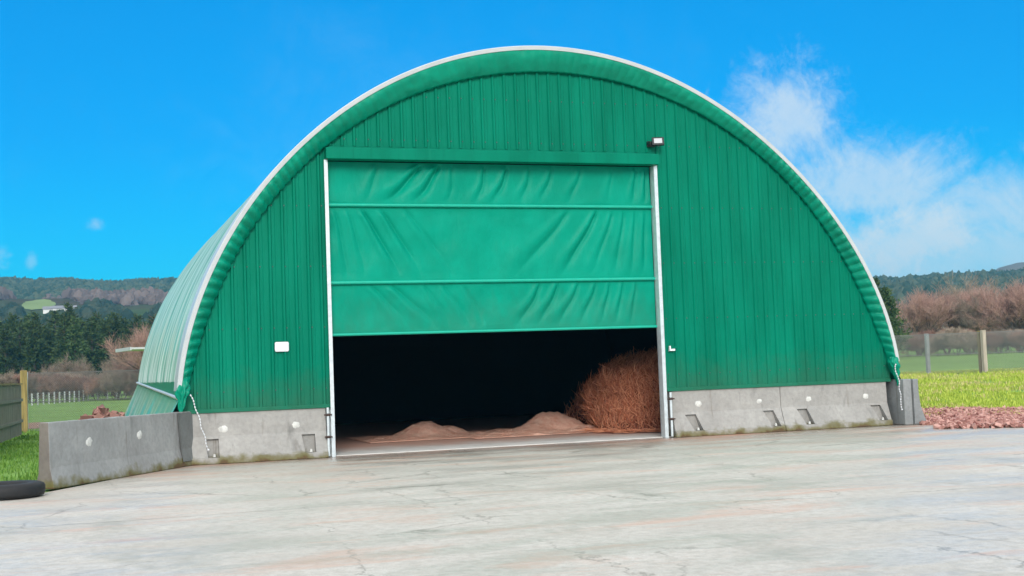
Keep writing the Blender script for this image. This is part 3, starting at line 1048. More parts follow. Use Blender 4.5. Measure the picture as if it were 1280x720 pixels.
# gate post
b = ground_at(30.5, 540)
m = MB(); m.box((-.115, -.11, -.05), (.115, .11, 2.16)); o = m.build('timber_post', WOOD_Y, None, .015); o.location = b
tag(o, 'thick yellowed timber post at the end of the plank fence', 'post')
for px, hh, lab in ((35.0, 2.1, 'thin pale metal stake against the right side of the timber post'), (21.5, 1.45, 'thin pale stake left of the timber post behind the planks')):
    b2 = ground_at(px, 539)
    m = MB(); m.box((-.022, -.022, -.05), (.022, .022, hh)); m.tube([(0, -.03, hh - .1), (0, .03, hh - .1)], .01, 6)
    o = m.build('metal_stake', POSTW); o.location = b2
    tag(o, lab, 'stake')


def wire_mesh(A, B, h, cell, r, z0=.02):
    """diamond wire netting as crossing wires, plus line wires"""
    L = (Vector(B) - Vector(A)).length
    V, Fc = [], []

    def seg(x0, z0_, x1, z1_, rr):
        k = len(V)
        dx, dz = x1 - x0, z1_ - z0_
        l = math.hypot(dx, dz) or 1
        nx, nz_ = -dz / l * rr, dx / l * rr
        for (x, z) in ((x0, z0_), (x1, z1_)):
            V.extend([(x + nx, 0, z + nz_), (x - nx, 0, z - nz_), (x, rr * 1.4, z)])
        for e in range(3):
            Fc.append((k + e, k + (e + 1) % 3, k + 3 + (e + 1) % 3, k + 3 + e))
    n = int((L + h) / cell)
    for i in range(n):
        x = i * cell - h
        for sgn in (1, -1):
            xa, xb = (x, x + h) if sgn > 0 else (x + h, x)
            za, zb = z0, h
            lo, hi = 0, L
            def cl(xa, za, xb, zb):
                t0, t1 = 0., 1.
                d = xb - xa
                for bound, s in ((lo, 1), (hi, -1)):
                    fa, fb = s * (xa - bound), s * (xb - bound)
                    if fa < 0 and fb < 0: return None
                    if fa < 0: t0 = max(t0, fa / (fa - fb))
                    if fb < 0: t1 = min(t1, fa / (fa - fb))
                if t0 >= t1: return None
                return xa + d * t0, za + (zb - za) * t0, xa + d * t1, za + (zb - za) * t1
            s = cl(xa, za, xb, zb)
            if s: seg(*s, r)
    for z in (z0, h * .5, h):
        seg(0, z, L, z, r * 1.8)
    return V, Fc


# netting fence behind the plank fence, left of the barn
A, B = Vector((-6.30, 23.6, 0)), Vector((2.6, 26.6, 0))
root = empty('netting_fence', A, math.atan2(B.y - A.y, B.x - A.x))
V, Fc = wire_mesh(A, B, 2.05, .085, .006)
raw('wire_netting', V, Fc, WIRE, root)
for x in (4.6, 9.2):
    m = MB(); m.box((x - .04, -.04, -.05), (x + .04, .04, 2.1)); m.build('post', POSTW, root)
tag(root, 'wire netting fence between the timber post and the left side of the barn', 'fence')

# far white post fence
pts = [ground_at(px, py) for px, py in ((-30, 509), (40, 506.5), (110, 500.5), (230, 493.5))]
root = empty('post_fence', pts[0])
wire = MB()
dist = 0
for a, b_ in zip(pts[:-1], pts[1:]):
    n = max(1, round((b_ - a).length / 1.7))
    for k in range(n):
        q = a.lerp(b_, k / n) - pts[0]
        m = MB(); m.box((q.x - .065, q.y - .065, -.05), (q.x + .065, q.y + .065, .98 + .08 * random.random())); m.build('post', POSTW, root)
    for z in (.2, .35, .5, .65, .8, .95):
        wire.tube([a - pts[0] + Vector((0, 0, z)), b_ - pts[0] + Vector((0, 0, z))], .009, 4, False)
wire.build('line_wire', WIRE, root)
tag(root, 'low far fence of pale posts along the back of the left field', 'fence')

# right field fence
def rp(px, d):
    p = polar(px, d); p.z = float(height(p.x, p.y)) - .03
    return p


fa, fb = rp(1085, 61), rp(1330, 61)
root = empty('netting_fence', fa, math.atan2(fb.y - fa.y, fb.x - fa.x))
Lf = (fb - fa).length
V, Fc = wire_mesh(fa, fb, 1.82, .11, .008)
raw('wire_netting', V, Fc, WIRE, root)
tag(root, 'wire netting fence crossing the bright green field right of the barn', 'fence')
m = MB(); q = rp(1160.5, 61) - fa
m = MB(); m.box((-.075, -.075, -.2), (.075, .075, 1.86)); o = m.build('fence_post', POSTW, None, .01); o.location = rp(1160.5, 61)
tag(o, 'slim pale grey post on the right field fence nearest the barn', 'post')
m = MB(); m.box((-.07, -.07, -.2), (.07, .07, 1.9)); o = m.build('fence_post', WOOD_Y, None, .01); o.location = rp(1226.3, 61)
tag(o, 'yellowish post of the pair on the right field fence, the left one', 'post')
m = MB(); m.box((-.09, -.09, -.2), (.09, .09, 1.92)); o = m.build('fence_post', WOOD_P, None, .01); o.location = rp(1231.2, 60.8)
tag(o, 'pale pinkish post of the pair on the right field fence, the right one', 'post')


# ------------------------------------------------------------------ grass, rubble
def blades(name, pts, hmin, hmax, w, mat, seed, label, cat='grass'):
    rs = np.random.default_rng(seed)
    n = len(pts)
    a = rs.uniform(0, 2 * PI, n); hgt = rs.uniform(hmin, hmax, n); lean = rs.uniform(.1, .7, n) * hgt; ww = w * rs.uniform(.6, 1.4, n)
    dx, dy = np.cos(a), np.sin(a); lx, ly = np.cos(a + rs.uniform(.5, 2.6, n)), np.sin(a + rs.uniform(.5, 2.6, n))
    V = np.zeros((n, 5, 3))
    V[:, 0] = pts + np.stack([dx * ww, dy * ww, 0 * a - .01], 1); V[:, 1] = pts - np.stack([dx * ww, dy * ww, 0 * a + .01], 1)
    mid = pts + np.stack([lx * lean * .35, ly * lean * .35, hgt * .6], 1)
    V[:, 2] = mid - np.stack([dx * ww * .7, dy * ww * .7, 0 * a], 1); V[:, 3] = mid + np.stack([dx * ww * .7, dy * ww * .7, 0 * a], 1)
    V[:, 4] = pts + np.stack([lx * lean, ly * lean, hgt], 1)
    base = np.arange(n) * 5
    q = np.stack([base, base + 1, base + 2, base + 3], 1).tolist(); t3 = np.stack([base + 3, base + 2, base + 4], 1).tolist()
    o = raw(name, V.reshape(-1, 3), q + t3, mat)
    return tag(o, label, cat, kind='stuff')


# left verge between the barrier and the plank fence
pts = []
while len(pts) < 15000:
    y = rng.uniform(-5.2, 24); x = rng.uniform(-9.5, -3.6)
    d, az = cam_polar(x, y)
    lim = A0.x + .35 + (y + 4.0) * .52 if y < 1 else -3.4
    if x > lim - .75 and y < 1.0: continue
    if y > 1 and x > -3.7: continue
    if x > -6.0 - (y + 5.2) * .4 + 1.0 and y < -4.6: continue
    if nz(x * 1.4, y * .7, 5) * .9 + .35 < rng.uniform(0, 1) * .8: continue
    pts.append((x, y, float(height(np.array(x), np.array(y))) - .03))
blades('verge_grass', np.array(pts), .04, .14, .011, BLADE_L, 2, 'short tufted grass on the left verge behind the tyre')
pts = []
while len(pts) < 42000:
    px = rng.uniform(1085, 1330); d = rng.uniform(33, 63) if rng.random() < .85 else rng.uniform(60, 66)
    p = polar(px, d)
    if nz(p.x * .35, p.y * .35, 2) * .8 + nz(p.x * 1.1, p.y * 1.1, 7) * .5 + .55 < rng.uniform(0, 1): continue
    pts.append((p.x, p.y, float(height(p.x, p.y)) - .03))
blades('rough_grass', np.array(pts), .04, .15, .014, BLADE_R, 3, 'bright yellow green rough grass in the right field')


pts = []
while len(pts) < 5000:
    px = rng.uniform(1085, 1330); d = rng.uniform(34, 64)
    p = polar(px, d)
    if nz(p.x * .22, p.y * .5, 22) + .35 * nz(p.x * .9, p.y * .9, 4) < .12: continue
    pts.append((p.x, p.y, float(height(p.x, p.y)) - .03))
blades('dry_grass', np.array(pts), .05, .18, .015, leafy('dry grass blades', (.50, .42, .16), (.72, .62, .28)), 6, 'patches of dry straw coloured grass in the right field')


def chunks(name, fn, n, smin, smax, mat, seed):
    rs = np.random.default_rng(seed)
    cube = np.array([(-1, -1, -1), (1, -1, -1), (1, 1, -1), (-1, 1, -1), (-1, -1, 1), (1, -1, 1), (1, 1, 1), (-1, 1, 1)], float) * .5
    cf = [(0, 3, 2, 1), (4, 5, 6, 7), (0, 1, 5, 4), (1, 2, 6, 5), (2, 3, 7, 6), (3, 0, 4, 7)]
    V, Fc = [], []
    for i in range(n):
        p = fn(rs)
        s = rs.uniform(smin, smax) * np.array([rs.uniform(.8, 2.2), rs.uniform(.6, 1.2), rs.uniform(.35, .9)])
        R = np.array(Matrix.Rotation(rs.uniform(0, 6.28), 3, 'Z') @ Matrix.Rotation(rs.normal(0, .5), 3, 'X') @ Matrix.Rotation(rs.normal(0, .4), 3, 'Y'))
        v = (cube + rs.normal(0, .13, cube.shape)) * s @ R.T + p
        k = len(V); V += v.tolist(); Fc += [tuple(a + k for a in f) for f in cf]
    return raw(name, V, Fc, mat)


def band(rs):
    t_ = rs.uniform(0, 1)
    a, b_ = Vector((13.35, .2, 0)), Vector((25.0, -6.0, 0))
    px = rs.uniform(1150, 1330)
    d = 28.6 + rs.uniform(0, 1) ** .8 * 7.5
    if px < 1166: d = max(d, 30.5)
    p = polar(px, d)
    return np.array([p.x, p.y, float(height(p.x, p.y)) + .02 + .10 * max(0, nz(p.x * .8, p.y * .8, 1) + .3) * rs.uniform(0, 1)])


o = chunks('bark_rubble', band, 9000, .025, .095, CHUNK, 5)
tag(o, 'reddish bark and soil rubble strewn along the right edge of the yard', 'rubble', kind='stuff')
# soil under it
V = []
for k, px in enumerate(np.linspace(1146, 1340, 30)):
    for d in (28.3, 31, 34, 36.6):
        p = polar(px, d + .5 * nz(k * .5, d, 1)); V.append((p.x, p.y, float(height(p.x, p.y)) + (.02 if 28.5 < d < 36 else -.06)))
Fc = [(k * 4 + j, k * 4 + j + 1, (k + 1) * 4 + j + 1, (k + 1) * 4 + j)[::-1] for k in range(29) for j in range(3)]
tag(raw('soil', V, Fc, DIRT, None, True), kind='structure')


# rubble heap behind the left barrier
hp = ground_at(131, 527, dist=38); hp.z = 0
root = empty('rubble_heap', hp)
n = 40
G = np.zeros((n, n, 3))
for i in range(n):
    for j in range(n):
        a, b_ = -1 + 2 * i / (n - 1), -1 + 2 * j / (n - 1)
        z = max(0, 1 - math.hypot(a * .95, b_)) ** .7 * .82 * (1 + .25 * nz(a * 3, b_ * 3, 2))
        G[i, j] = (a * 1.05 + .1 * a, b_ * 1.5, z - .03)
m = MB(); m.grid(G, False); m.build('mound', DIRT, root)


def heapf(rs):
    a, b_ = rs.uniform(-.9, .9), rs.uniform(-.9, .9)
    z = max(0, 1 - math.hypot(a * .95, b_)) ** .7 * .82 * (1 + .25 * nz(a * 3, b_ * 3, 2))
    return np.array([a * 1.15, b_ * 1.5, z])


o = chunks('debris', heapf, 420, .06, .26, CHUNK2, 9); o.parent = root
tag(root, 'heap of reddish brown rubble behind the left concrete barrier', 'rubble heap')

# dirt patch by the timber post
V = [(ground_at(42, 531) + Vector((math.cos(w) * .9 * (1 + .2 * math.sin(3 * w)), math.sin(w) * 4.5, .0))) for w in np.linspace(0, 2 * PI, 24, endpoint=False)]
tag(raw('dirt_patch', [(v.x, v.y, -.018) for v in V], [tuple(range(24))], DIRT), kind='structure')


# ------------------------------------------------------------------ trees
def prism(V, Fc, a, b, ra, rb, n=3):
    d = (b - a)
    if d.length < 1e-6: return
    d.normalize()
    x = d.cross(Vector((0, 0, 1)) if abs(d.z) < .95 else Vector((1, 0, 0))).normalized(); y = d.cross(x)
    k = len(V)
    for p, r in ((a, ra), (b, rb)):
        for i in range(n):
            w = 2 * PI * i / n
            V.append(tuple(p + (x * math.cos(w) + y * math.sin(w)) * r))
    for i in range(n):
        Fc.append((k + i, k + (i + 1) % n, k + n + (i + 1) % n, k + n + i))


def bare_tree(name, h, spread, stems, levels, tw, seed, twig_mat, shrub=False):
    rs = random.Random(seed)
    TV, TF, WV, WF = [], [], [], []

    def grow(p, d, L, r, lev):
        nseg = 3
        q = p
        for s in range(nseg):
            d2 = (d + Vector((rs.gauss(0, .16), rs.gauss(0, .16), rs.gauss(.06, .1)))).normalized()
            e = q + d2 * (L / nseg)
            r2 = r * (1 - .16)
            if lev < 3: prism(TV, TF, q, e, r, r2, 5 if lev == 0 else 4)
            else: prism(WV, WF, q, e, r, r2, 3)
            q, d, r = e, d2, r2
            if lev < levels and (s > 0 or lev > 0):
                nb = 2 if lev < 2 else (3 if lev < levels - 1 else tw)
                for _ in range(nb if s < nseg - 1 else nb + 1):
                    ax = Vector((rs.gauss(0, 1), rs.gauss(0, 1), rs.gauss(0, .5)))
                    ax = (ax - d * ax.dot(d)).normalized()
                    an = rs.uniform(.35, .85) * spread
                    nd = (d * math.cos(an) + ax * math.sin(an) + Vector((0, 0, .12))).normalized()
                    grow(q, nd, L * rs.uniform(.55, .78), max(r * .58, .011), lev + 1)
    for s in range(stems):
        w = 2 * PI * s / stems + rs.uniform(-.4, .4)
        ln = (.12 if stems == 1 else .42)
        d = Vector((math.cos(w) * ln, math.sin(w) * ln, 1)).normalized()
        grow(Vector((math.cos(w) * .12 * (stems > 1), math.sin(w) * .12 * (stems > 1), -.15)), d, h * (.36 if not shrub else .42), .022 * h / max(1, stems ** .4), 0)
    root = empty(name)
    zmax = max(v[2] for v in WV)
    k = h / zmax
    TV = [(a * k, b * k, c_ * k) for a, b, c_ in TV]; WV = [(a * k, b * k, c_ * k) for a, b, c_ in WV]
    raw('trunk', TV, TF, BARK, root); raw('crown', WV, WF, twig_mat, root)
    return root


def conifer(name, h, w, seed, spiky=False):
    rs = random.Random(seed)
    root = empty(name)
    TV, TF = [], []
    prism(TV, TF, Vector((0, 0, -.2)), Vector((0, 0, h * .6)), .022 * h, .012 * h, 6)
    prism(TV, TF, Vector((0, 0, h * .6)), Vector((0, 0, h)), .012 * h, .015, 5)
    V, Fc = [], []
    z = h * .10
    while z < h * .985:
        q = z / h
        prof = (1 - q) ** .7 * (min(1, q * 3.5 + .45)) if not spiky else (1 - q) ** .85 * min(1, q * 3 + .5)
        Rb = w * prof * 1.12 + .12
        nb = rs.randint(5, 8)
        for b in range(nb):
            a = rs.uniform(0, 2 * PI); Lb = Rb * rs.uniform(.55, 1.18)
            rise = rs.uniform(-.08, .30) if not spiky else rs.uniform(.15, .6)
            d = Vector((math.cos(a), math.sin(a), rise)).normalized()
            p0 = Vector((0, 0, z + rs.uniform(-.2, .2)))
            prism(TV, TF, p0, p0 + d * Lb * .8, .03, .012, 3)
            ns = int(6 + Lb * 9)
            for s in range(ns):
                t_ = rs.uniform(.25, 1.05)
                c0 = p0 + d * Lb * t_ + Vector((rs.gauss(0, .16), rs.gauss(0, .16), rs.gauss(0, .14)))
                e = (d * .6 + Vector((rs.gauss(0, .6), rs.gauss(0, .6), rs.gauss(.25, .5)))).normalized()
                x = e.cross(Vector((rs.gauss(0, 1), rs.gauss(0, 1), rs.gauss(0, 1)))).normalized()
                ln, wd = rs.uniform(.22, .5), rs.uniform(.05, .13)
                k = len(V)
                V += [tuple(c0 - x * wd), tuple(c0 + x * wd), tuple(c0 + e * ln + x * wd * .3), tuple(c0 + e * ln - x * wd * .3)]
                Fc.append((k, k + 1, k + 2, k + 3))
        z += h * rs.uniform(.022, .04)
    raw('trunk', TV, TF, BARK, root); raw('crown', V, Fc, NEEDLE, root)
    return root


def place(o, px, d, s, rz, label, cat, group, sink=0.0):
    p = polar(px, d)
    o.location = (p.x, p.y, float(height(p.x, p.y)) - .03 - sink)
    o.rotation_euler = (0, 0, rz)
    o.scale = (s * random.uniform(.92, 1.1), s * random.uniform(.92, 1.1), s)
    tag(o, label, cat, group)


used = {}


def spawn(proto):
    if id(proto) not in used:
        used[id(proto)] = 1
        return proto
    return copy_tree(proto)


# pines left, dense row in front of the hill
pines = [conifer('pine_tree', 11.0, 2.5, 21), conifer('pine_tree', 10.0, 2.9, 22), conifer('pine_tree', 11.5, 2.2, 23)]
PG = 'dark pines beyond the left field'
row = [(-18, 1.0), (6, 1.0), (27, .97), (44, 1.05), (62, .94), (78, 1.0), (94, .97), (113, 1.08), (131, .98), (147, 1.05), (163, .96), (182, .9), (204, .88)]
for i, (px, s) in enumerate(row):
    o = spawn(pines[i % 3])
    place(o, px + random.uniform(-3, 3), 172 + random.uniform(-6, 6), s * .9, random.uniform(0, 6), 'dark green pine in the dense front row beyond the left field', 'pine tree', PG)
for i, px in enumerate((-6, 16, 36, 54, 70, 86, 103, 122, 140, 156, 172, 192)):
    o = spawn(pines[(i + 1) % 3])
    place(o, px, 186 + random.uniform(-5, 5), random.uniform(.94, 1.12), random.uniform(0, 6), 'dark green pine of the second row behind the front pines', 'pine tree', 'pines of the second row on the left')
# spiky conifer right
sp = conifer('pine_tree', 9.0, 2.6, 31, True)
place(sp, 1098, 112, .76, .4, 'spiky dark green conifer beside the right edge of the roof', 'pine tree', None)
sp2 = conifer('pine_tree', 8.0, 2.2, 33, True)
place(sp2, 1114, 118, .78, 1.9, 'lower dark green conifer right of the spiky conifer, beside the bare trees', 'pine tree', None)

# bare trees right
bt = [bare_tree('bare_tree', 8.5, 1.0, 3, 4, 2, 41, TWIG_RED), bare_tree('bare_tree', 8.5, 1.05, 3, 4, 2, 42, TWIG_RED), bare_tree('bare_tree', 8.5, .95, 2, 4, 2, 43, TWIG_GREY)]
BG = 'bare trees beyond the right field'
spec = [(1150, 138, .93, 0, 'round bare tree nearest the barn with fanned stems and reddish twigs'),
        (1186, 142, .98, 1, 'bare reddish tree second from the barn in the right row'),
        (1216, 139, .88, 2, 'grey brown bare tree behind the pair of fence posts'),
        (1246, 141, 1.0, 1, 'bare reddish tree just right of the paired posts'),
        (1276, 138, .98, 0, 'bare reddish tree at the right edge of the picture'),
        (1306, 140, .98, 1, 'bare tree cut by the right edge of the picture'),
        (1210, 158, 1.22, 2, 'tall pale bare tree rising above the others behind the paired posts'),
        (1262, 156, 1.12, 2, 'bare grey tree standing behind the red crowns towards the right edge'),
        (1168, 160, .98, 2, 'bare grey tree behind the two red trees nearest the barn'),
        (1232, 154, 1.02, 1, 'bare reddish tree in the back row, right of the tall pale one')]
for px, d, s, kd, lab in spec:
    place(spawn(bt[kd]), px, d, s * .92, random.uniform(0, 6), lab, 'bare tree', BG)

# shrubs
sh = [bare_tree('shrub', 2.6, 1.15, 5, 4, 4, 51, SHRUB, True), bare_tree('shrub', 2.6, 1.1, 6, 4, 4, 52, TWIG_GREY, True)]
for i, px in enumerate(range(1108, 1320, 13)):
    place(spawn(sh[i % 2]), px + random.uniform(-3, 3), 126 + random.uniform(-3, 5), random.uniform(.72, 1.05), random.uniform(0, 6), 'low brown bare shrub in the hedge line behind the right field fence', 'shrub', 'low brown shrubs along the back of the right field')
for i, px in enumerate(range(-12, 215, 11)):
    place(spawn(sh[0 if i % 3 else 1]), px + random.uniform(-3, 3), 132 + random.uniform(-4, 9), random.uniform(1.0, 1.35), random.uniform(0, 6), 'russet bare shrub in the hedge line below the left pines', 'shrub', 'russet shrubs along the back of the left field')
for i, (px, s) in enumerate(((84, .62), (104, .5), (147, .66), (60, .5), (20, .45))):
    place(spawn(bt[2]), px, 146, s, random.uniform(0, 6), 'thin pale bare sapling standing in front of the left pines', 'bare tree', 'bare saplings before the left pines')
place(spawn(bt[0]), 188, 128, .9, 2.0, 'reddish bare tree half hidden behind the left side of the roof', 'bare tree', None)
place(spawn(bt[1]), 204, 134, 1.0, 1.0, 'bare tree mostly hidden behind the left side of the roof, beyond the reddish one', 'bare tree', None)


# ------------------------------------------------------------------ far woods and houses
def blob_forest(name, spots, smin, smax, mat, seed, label, tall=1.15):
    rs = np.random.default_rng(seed)
    bm = bmesh.new(); bmesh.ops.create_icosphere(bm, subdivisions=2, radius=1)
    bv = np.array([v.co[:] for v in bm.verts]); bf = np.array([[v.index for v in f.verts] for f in bm.faces]); bm.free()
    n = len(spots)
    s = rs.uniform(smin, smax, n)
    V = bv[None] * (1 + rs.normal(0, .16, (n, len(bv), 1)))
    tap = 1 - .35 * np.clip(V[..., 2:3], -1, 1)
    V = np.concatenate([V[..., :2] * tap, V[..., 2:] * tall], -1) * s[:, None, None]
    V[..., 2] += (s * tall * .7)[:, None]
    V += np.asarray(spots)[:, None]
    Fc = (bf[None] + (np.arange(n) * len(bv))[:, None, None]).reshape(-1, 3)
    o = raw(name, V.reshape(-1, 3), Fc, mat)
    return tag(o, label, 'forest', kind='stuff')


def hill_spots(n, px0, px1, d0, d1, keep, seed):
    rs = np.random.default_rng(seed); out = []
    while len(out) < n:
        px = rs.uniform(px0, px1); d = rs.uniform(d0, d1)
        if not keep(px, d): continue
        p = polar(px, d); out.append((p.x, p.y, float(height(p.x, p.y)) - .5))
    return out


def not_field(px, d):
    return not (500 < d < 610 and 24 < px < 92)


def woods(px, d): return not_field(px, d) and nz(px * .012, d * .009, 3) > -.18 and not (585 < d < 690 and nz(px * .02, d * .01, 6) > .05)


blob_forest('forest', hill_spots(5200, -70, 330, 690, 1100, woods, 1), 2.0, 3.6, FOREST, 2, 'dark hazy conifer forest covering the upper left hill')
blob_forest('bare_wood', hill_spots(1500, -70, 330, 575, 760, lambda px, d: not_field(px, d) and nz(px * .02, d * .01, 6) > -.05, 4), 1.7, 2.9, FOREST2, 5, 'brownish bare woodland band half way up the left hill', 1.2)
blob_forest('forest', hill_spots(2400, -70, 330, 250, 560, lambda px, d: not (430 < d < 600 and 24 < px < 108) and nz(px * .02, d * .012, 9) > .0, 6), 1.6, 3.0, FOREST, 7, 'greener woodland on the lower slope of the left hill')
blob_forest('forest', hill_spots(2600, 1040, 1330, 520, 960, lambda px, d: nz(px * .012, d * .01, 13) > -.3, 8), 2.6, 4.2, FOREST, 9, 'dark hazy conifer forest on the hill behind the right bare trees')
# green pasture on the left hill, with a ragged outline
V, Fc = [], []
for px_c, d_c, rx_, rd_ in ((48, 578, 21, 26),):
    k0 = len(V)
    for ring in np.linspace(.02, 1, 9):
        for q in range(36):
            w_ = 2 * PI * q / 36
            rr = ring * (1 + .28 * nz(math.cos(w_) * 1.5, math.sin(w_) * 1.5, 3.7) + .1 * nz(math.cos(w_) * 5, math.sin(w_) * 5, 1))
            p = polar(px_c + rx_ * rr * math.cos(w_), d_c + rd_ * rr * math.sin(w_)); V.append((p.x, p.y, float(height(p.x, p.y)) + .35))
    for i in range(8):
        for q in range(36):
            Fc.append((k0 + i * 36 + q, k0 + i * 36 + (q + 1) % 36, k0 + (i + 1) * 36 + (q + 1) % 36, k0 + (i + 1) * 36 + q))
t = NT('hill pasture'); t.set(Base_Color=t.ramp(t.noise(t.pos(), .05, 4), [(.3, (.13, .19, .05)), (.7, (.18, .245, .07))]), Roughness=1.0)
tag(raw('pasture', V, Fc, t.m, None, True), kind='structure')


def house(px, d, w, dp, h, label):
    p = polar(px, d)
    root = empty('farm_house', (p.x, p.y, float(height(p.x, p.y)) - .1), -YAW + .25)
    m = MB(); m.box((-w / 2, -dp / 2, 0), (w / 2, dp / 2, h)); m.build('wall', HWALL, root)
    m = MB(); m.add([(-w / 2 - .3, -dp / 2 - .3, h), (w / 2 + .3, -dp / 2 - .3, h), (w / 2 + .3, dp / 2 + .3, h), (-w / 2 - .3, dp / 2 + .3, h), (-w / 2 - .3, 0, h + dp * .4), (w / 2 + .3, 0, h + dp * .4)],
                    [(0, 1, 5, 4), (2, 3, 4, 5), (1, 2, 5), (3, 0, 4), (3, 2, 1, 0)])
    m.build('roof', HROOF, root)
    tag(root, label, 'house', 'white houses on the left hill')


house(82, 531, 8.5, 3, 1.9, 'long white house on the left hill above the pines')
house(63, 533, 4.5, 3, 1.7, 'smaller white house left of the long one on the left hill')

# small shed with a white eave peeping out behind the rear of the barn
p = polar(190, 60)
root = empty('shed', (p.x, p.y, 0), .15)
m = MB(); m.box((.7, .3, 0), (3.2, 3, 3.0)); m.build('wall', simple('brown boards', (.16, .085, .06), .8, var=.3), root)
m = MB(); m.box((-.98, -.25, 3.06), (3.4, 3.2, 3.15)); m.box((-.99, -.27, 3.02), (-.93, 3.2, 3.17)); m.box((.5, .2, 3.151), (3.3, 3.0, 3.4))
m.build('roof', WHITE, root)
tag(root, 'small shed with white eave peeping out behind the left rear of the barn', 'shed')

# ------------------------------------------------------------------ haze
bm = bmesh.new()
bmesh.ops.create_cube(bm, size=1)
me = bpy.data.meshes.new('haze')
for v in bm.verts:
    v.co = Vector((CAM.x + v.co.x * 4700, CAM.y + v.co.y * 4700, -1.1 if v.co.z < 0 else 96))
bm.to_mesh(me); bm.free()
hm = bpy.data.materials.new('haze air'); hm.use_nodes = True
hm.node_tree.nodes.clear()
ho = hm.node_tree.nodes.new('ShaderNodeOutputMaterial'); hv = hm.node_tree.nodes.new('ShaderNodeVolumePrincipled')
hv.inputs['Color'].default_value = (.14, .60, .92, 1); hv.inputs['Density'].default_value = .00035; hv.inputs['Anisotropy'].default_value = .2
hm.node_tree.links.new(hv.outputs[0], ho.inputs['Volume'])
tag(link('haze', me, None, hm), kind='stuff')

# ------------------------------------------------------------------ sky and sun
SUN = Vector((-.22, -.84, .40)).normalized()
w = bpy.data.worlds.new('World'); S.world = w; w.use_nodes = True
T = w.node_tree; T.nodes.clear()


def wn(typ, **kw):
    o = T.nodes.new(typ)
    for k, v in kw.items(): setattr(o, k, v)
    return o


def wm(op, a, b=0.0, c=None):
    o = wn('ShaderNodeMath', operation=op)
    for s, v in zip(o.inputs, (a, b, c)):
        if v is None: continue
        if isinstance(v, bpy.types.NodeSocket): T.links.new(v, s)
        else: s.default_value = v
    return o.outputs[0]


def wr(x, a, b, lo=0.0, hi=1.0):
    o = wn('ShaderNodeMapRange', interpolation_type='SMOOTHSTEP')
    T.links.new(x, o.inputs[0])
    for i, v in enumerate((a, b, lo, hi)): o.inputs[i + 1].default_value = v
    return o.outputs[0]


def wmix(fac, a, b, mode='MIX'):
    o = wn('ShaderNodeMix', data_type='RGBA', blend_type=mode)
    for s, v in ((o.inputs[0], fac), (o.inputs[6], a), (o.inputs[7], b)):
        if isinstance(v, bpy.types.NodeSocket): T.links.new(v, s)
        elif s.type == 'VALUE': s.default_value = v
        else: s.default_value = (*v, 1)
    return o.outputs[2]


out = wn('ShaderNodeOutputWorld'); bg = wn('ShaderNodeBackground'); T.links.new(bg.outputs[0], out.inputs[0])
bg.inputs[1].default_value = .1
sky = wn('ShaderNodeTexSky', sky_type='NISHITA', sun_disc=False)
sky.sun_elevation = math.asin(SUN.z); sky.sun_rotation = math.atan2(SUN.x, SUN.y)
sky.air_density = 1.0; sky.dust_density = .3; sky.ozone_density = 3.0
hs = wn('ShaderNodeHueSaturation'); T.links.new(sky.outputs[0], hs.inputs['Color'])
hs.inputs['Saturation'].default_value = 1.7; hs.inputs['Value'].default_value = 1.0
gm = wn('ShaderNodeGamma'); T.links.new(hs.outputs[0], gm.inputs[0]); gm.inputs[1].default_value = .6
blue = wmix(1.0, gm.outputs[0], (.0, 1.25, 1.86), 'MULTIPLY')
tc = wn('ShaderNodeTexCoord'); d3 = tc.outputs['Generated']


def dot(v):
    o = wn('ShaderNodeVectorMath', operation='DOT_PRODUCT'); T.links.new(d3, o.inputs[0]); o.inputs[1].default_value = v
    return o.outputs['Value']


fw = dot((math.sin(YAW), math.cos(YAW), 0)); rt = dot((math.cos(YAW), -math.sin(YAW), 0)); zz = dot((0, 0, 1))
fwc = wm('MAXIMUM', fw, .05)
U = wm('DIVIDE', rt, fwc); Vv = wm('DIVIDE', zz, fwc)
N1 = wn('ShaderNodeTexNoise'); T.links.new(d3, N1.inputs['Vector']); N1.inputs['Scale'].default_value = 11; N1.inputs['Detail'].default_value = 8; N1.inputs['Roughness'].default_value = .68; N1.inputs['Distortion'].default_value = .4
N3 = wn('ShaderNodeTexNoise'); T.links.new(d3, N3.inputs['Vector']); N3.inputs['Scale'].default_value = 34; N3.inputs['Detail'].default_value = 10; N3.inputs['Roughness'].default_value = .72; N3.inputs['Distortion'].default_value = .8
NF = wm('ADD', wm('MULTIPLY', N1.outputs['Fac'], .68), wm('MULTIPLY', N3.outputs['Fac'], .32))
N2 = wn('ShaderNodeTexNoise'); T.links.new(d3, N2.inputs['Vector']); N2.inputs['Scale'].default_value = 2.6; N2.inputs['Detail'].default_value = 8; N2.inputs['Roughness'].default_value = .6


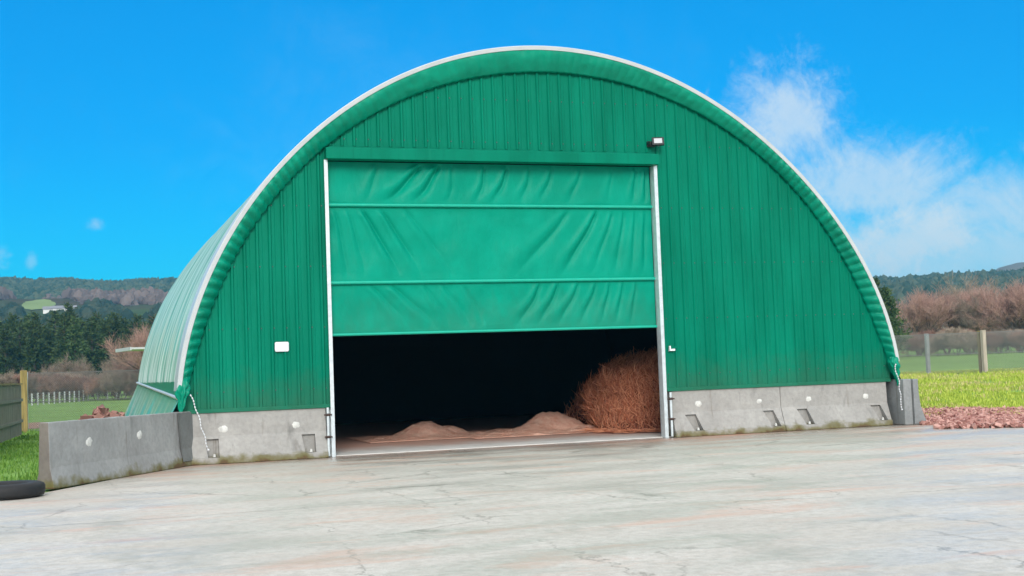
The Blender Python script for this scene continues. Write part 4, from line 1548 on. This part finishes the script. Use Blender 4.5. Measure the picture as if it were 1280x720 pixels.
def cloud(px, py, rx, ry, lo=.0, hi=1.1, amp=2.0, rot=0.0):
    hor = 460.6 - .0367 * (px - 640)
    u0, v0 = (px - 640) / F, (hor - py) / F
    a = wm('SUBTRACT', U, u0); b = wm('SUBTRACT', Vv, v0)
    c, s = math.cos(rot), math.sin(rot)
    a2 = wm('ADD', wm('MULTIPLY', a, c), wm('MULTIPLY', b, s)); b2 = wm('SUBTRACT', wm('MULTIPLY', b, c), wm('MULTIPLY', a, s))
    dd = wm('SQRT', wm('ADD', wm('POWER', wm('ABSOLUTE', wm('DIVIDE', a2, rx / F)), 2), wm('POWER', wm('ABSOLUTE', wm('DIVIDE', b2, ry / F)), 2)))
    f = wm('ADD', wm('SUBTRACT', 1.0, dd), wm('MULTIPLY', wm('SUBTRACT', NF, .5), amp))
    return wr(f, lo, hi)


masks = [wm('MULTIPLY', cloud(1000, 150, 110, 100, hi=.9, amp=3.2), .70), wm('MULTIPLY', cloud(1240, 335, 430, 160, hi=.8, amp=2.6, rot=-.10), .68), wm('MULTIPLY', cloud(1090, 225, 170, 100, hi=.9, amp=3.2), .68),
         wm('MULTIPLY', cloud(1150, 300, 230, 85, hi=.9, amp=3.0), .88), wm('MULTIPLY', cloud(500, 150, 700, 260, lo=.3, hi=2.2, amp=2.6), .12),
         wm('MULTIPLY', cloud(122, 280, 26, 18, lo=.2, hi=1.4, amp=5.5), .4), wm('MULTIPLY', cloud(0, 316, 28, 26, lo=.2, hi=1.4, amp=5.5), .5), wm('MULTIPLY', cloud(38, 326, 10, 16, amp=4), .3)]
front = masks[0]
for mk in masks[1:]: front = wm('MAXIMUM', front, mk)
front = wm('MULTIPLY', wm('MULTIPLY', front, wr(NF, .3, .62, .72, 1.08)), wr(fw, .3, .5))
# broken white overcast high overhead and behind the viewer
ov = wm('MAXIMUM', wr(zz, .40, .62), wr(fw, .35, -.05))
ov = wm('MULTIPLY', ov, wr(N2.outputs['Fac'], .28, .5, .55, 1.0))
low = wm('MULTIPLY', wr(Vv, .20, .0), .0)
base = wmix(front, blue, (4.6, 5.3, 5.7))
skyc = wmix(ov, base, (8.8, 9.1, 9.4))
T.links.new(skyc, bg.inputs[0])

sd = bpy.data.lights.new('sun', 'SUN'); sd.energy = 1.5; sd.angle = math.radians(20); sd.color = (1, .95, .88)
so = bpy.data.objects.new('sun', sd); COL.objects.link(so)
so.rotation_euler = (-SUN).to_track_quat('-Z', 'Y').to_euler()
so.location = (0, 0, 60)
S.cycles.max_bounces = 6
S.cycles.volume_bounces = 0
S.cycles.volume_step_rate = 4
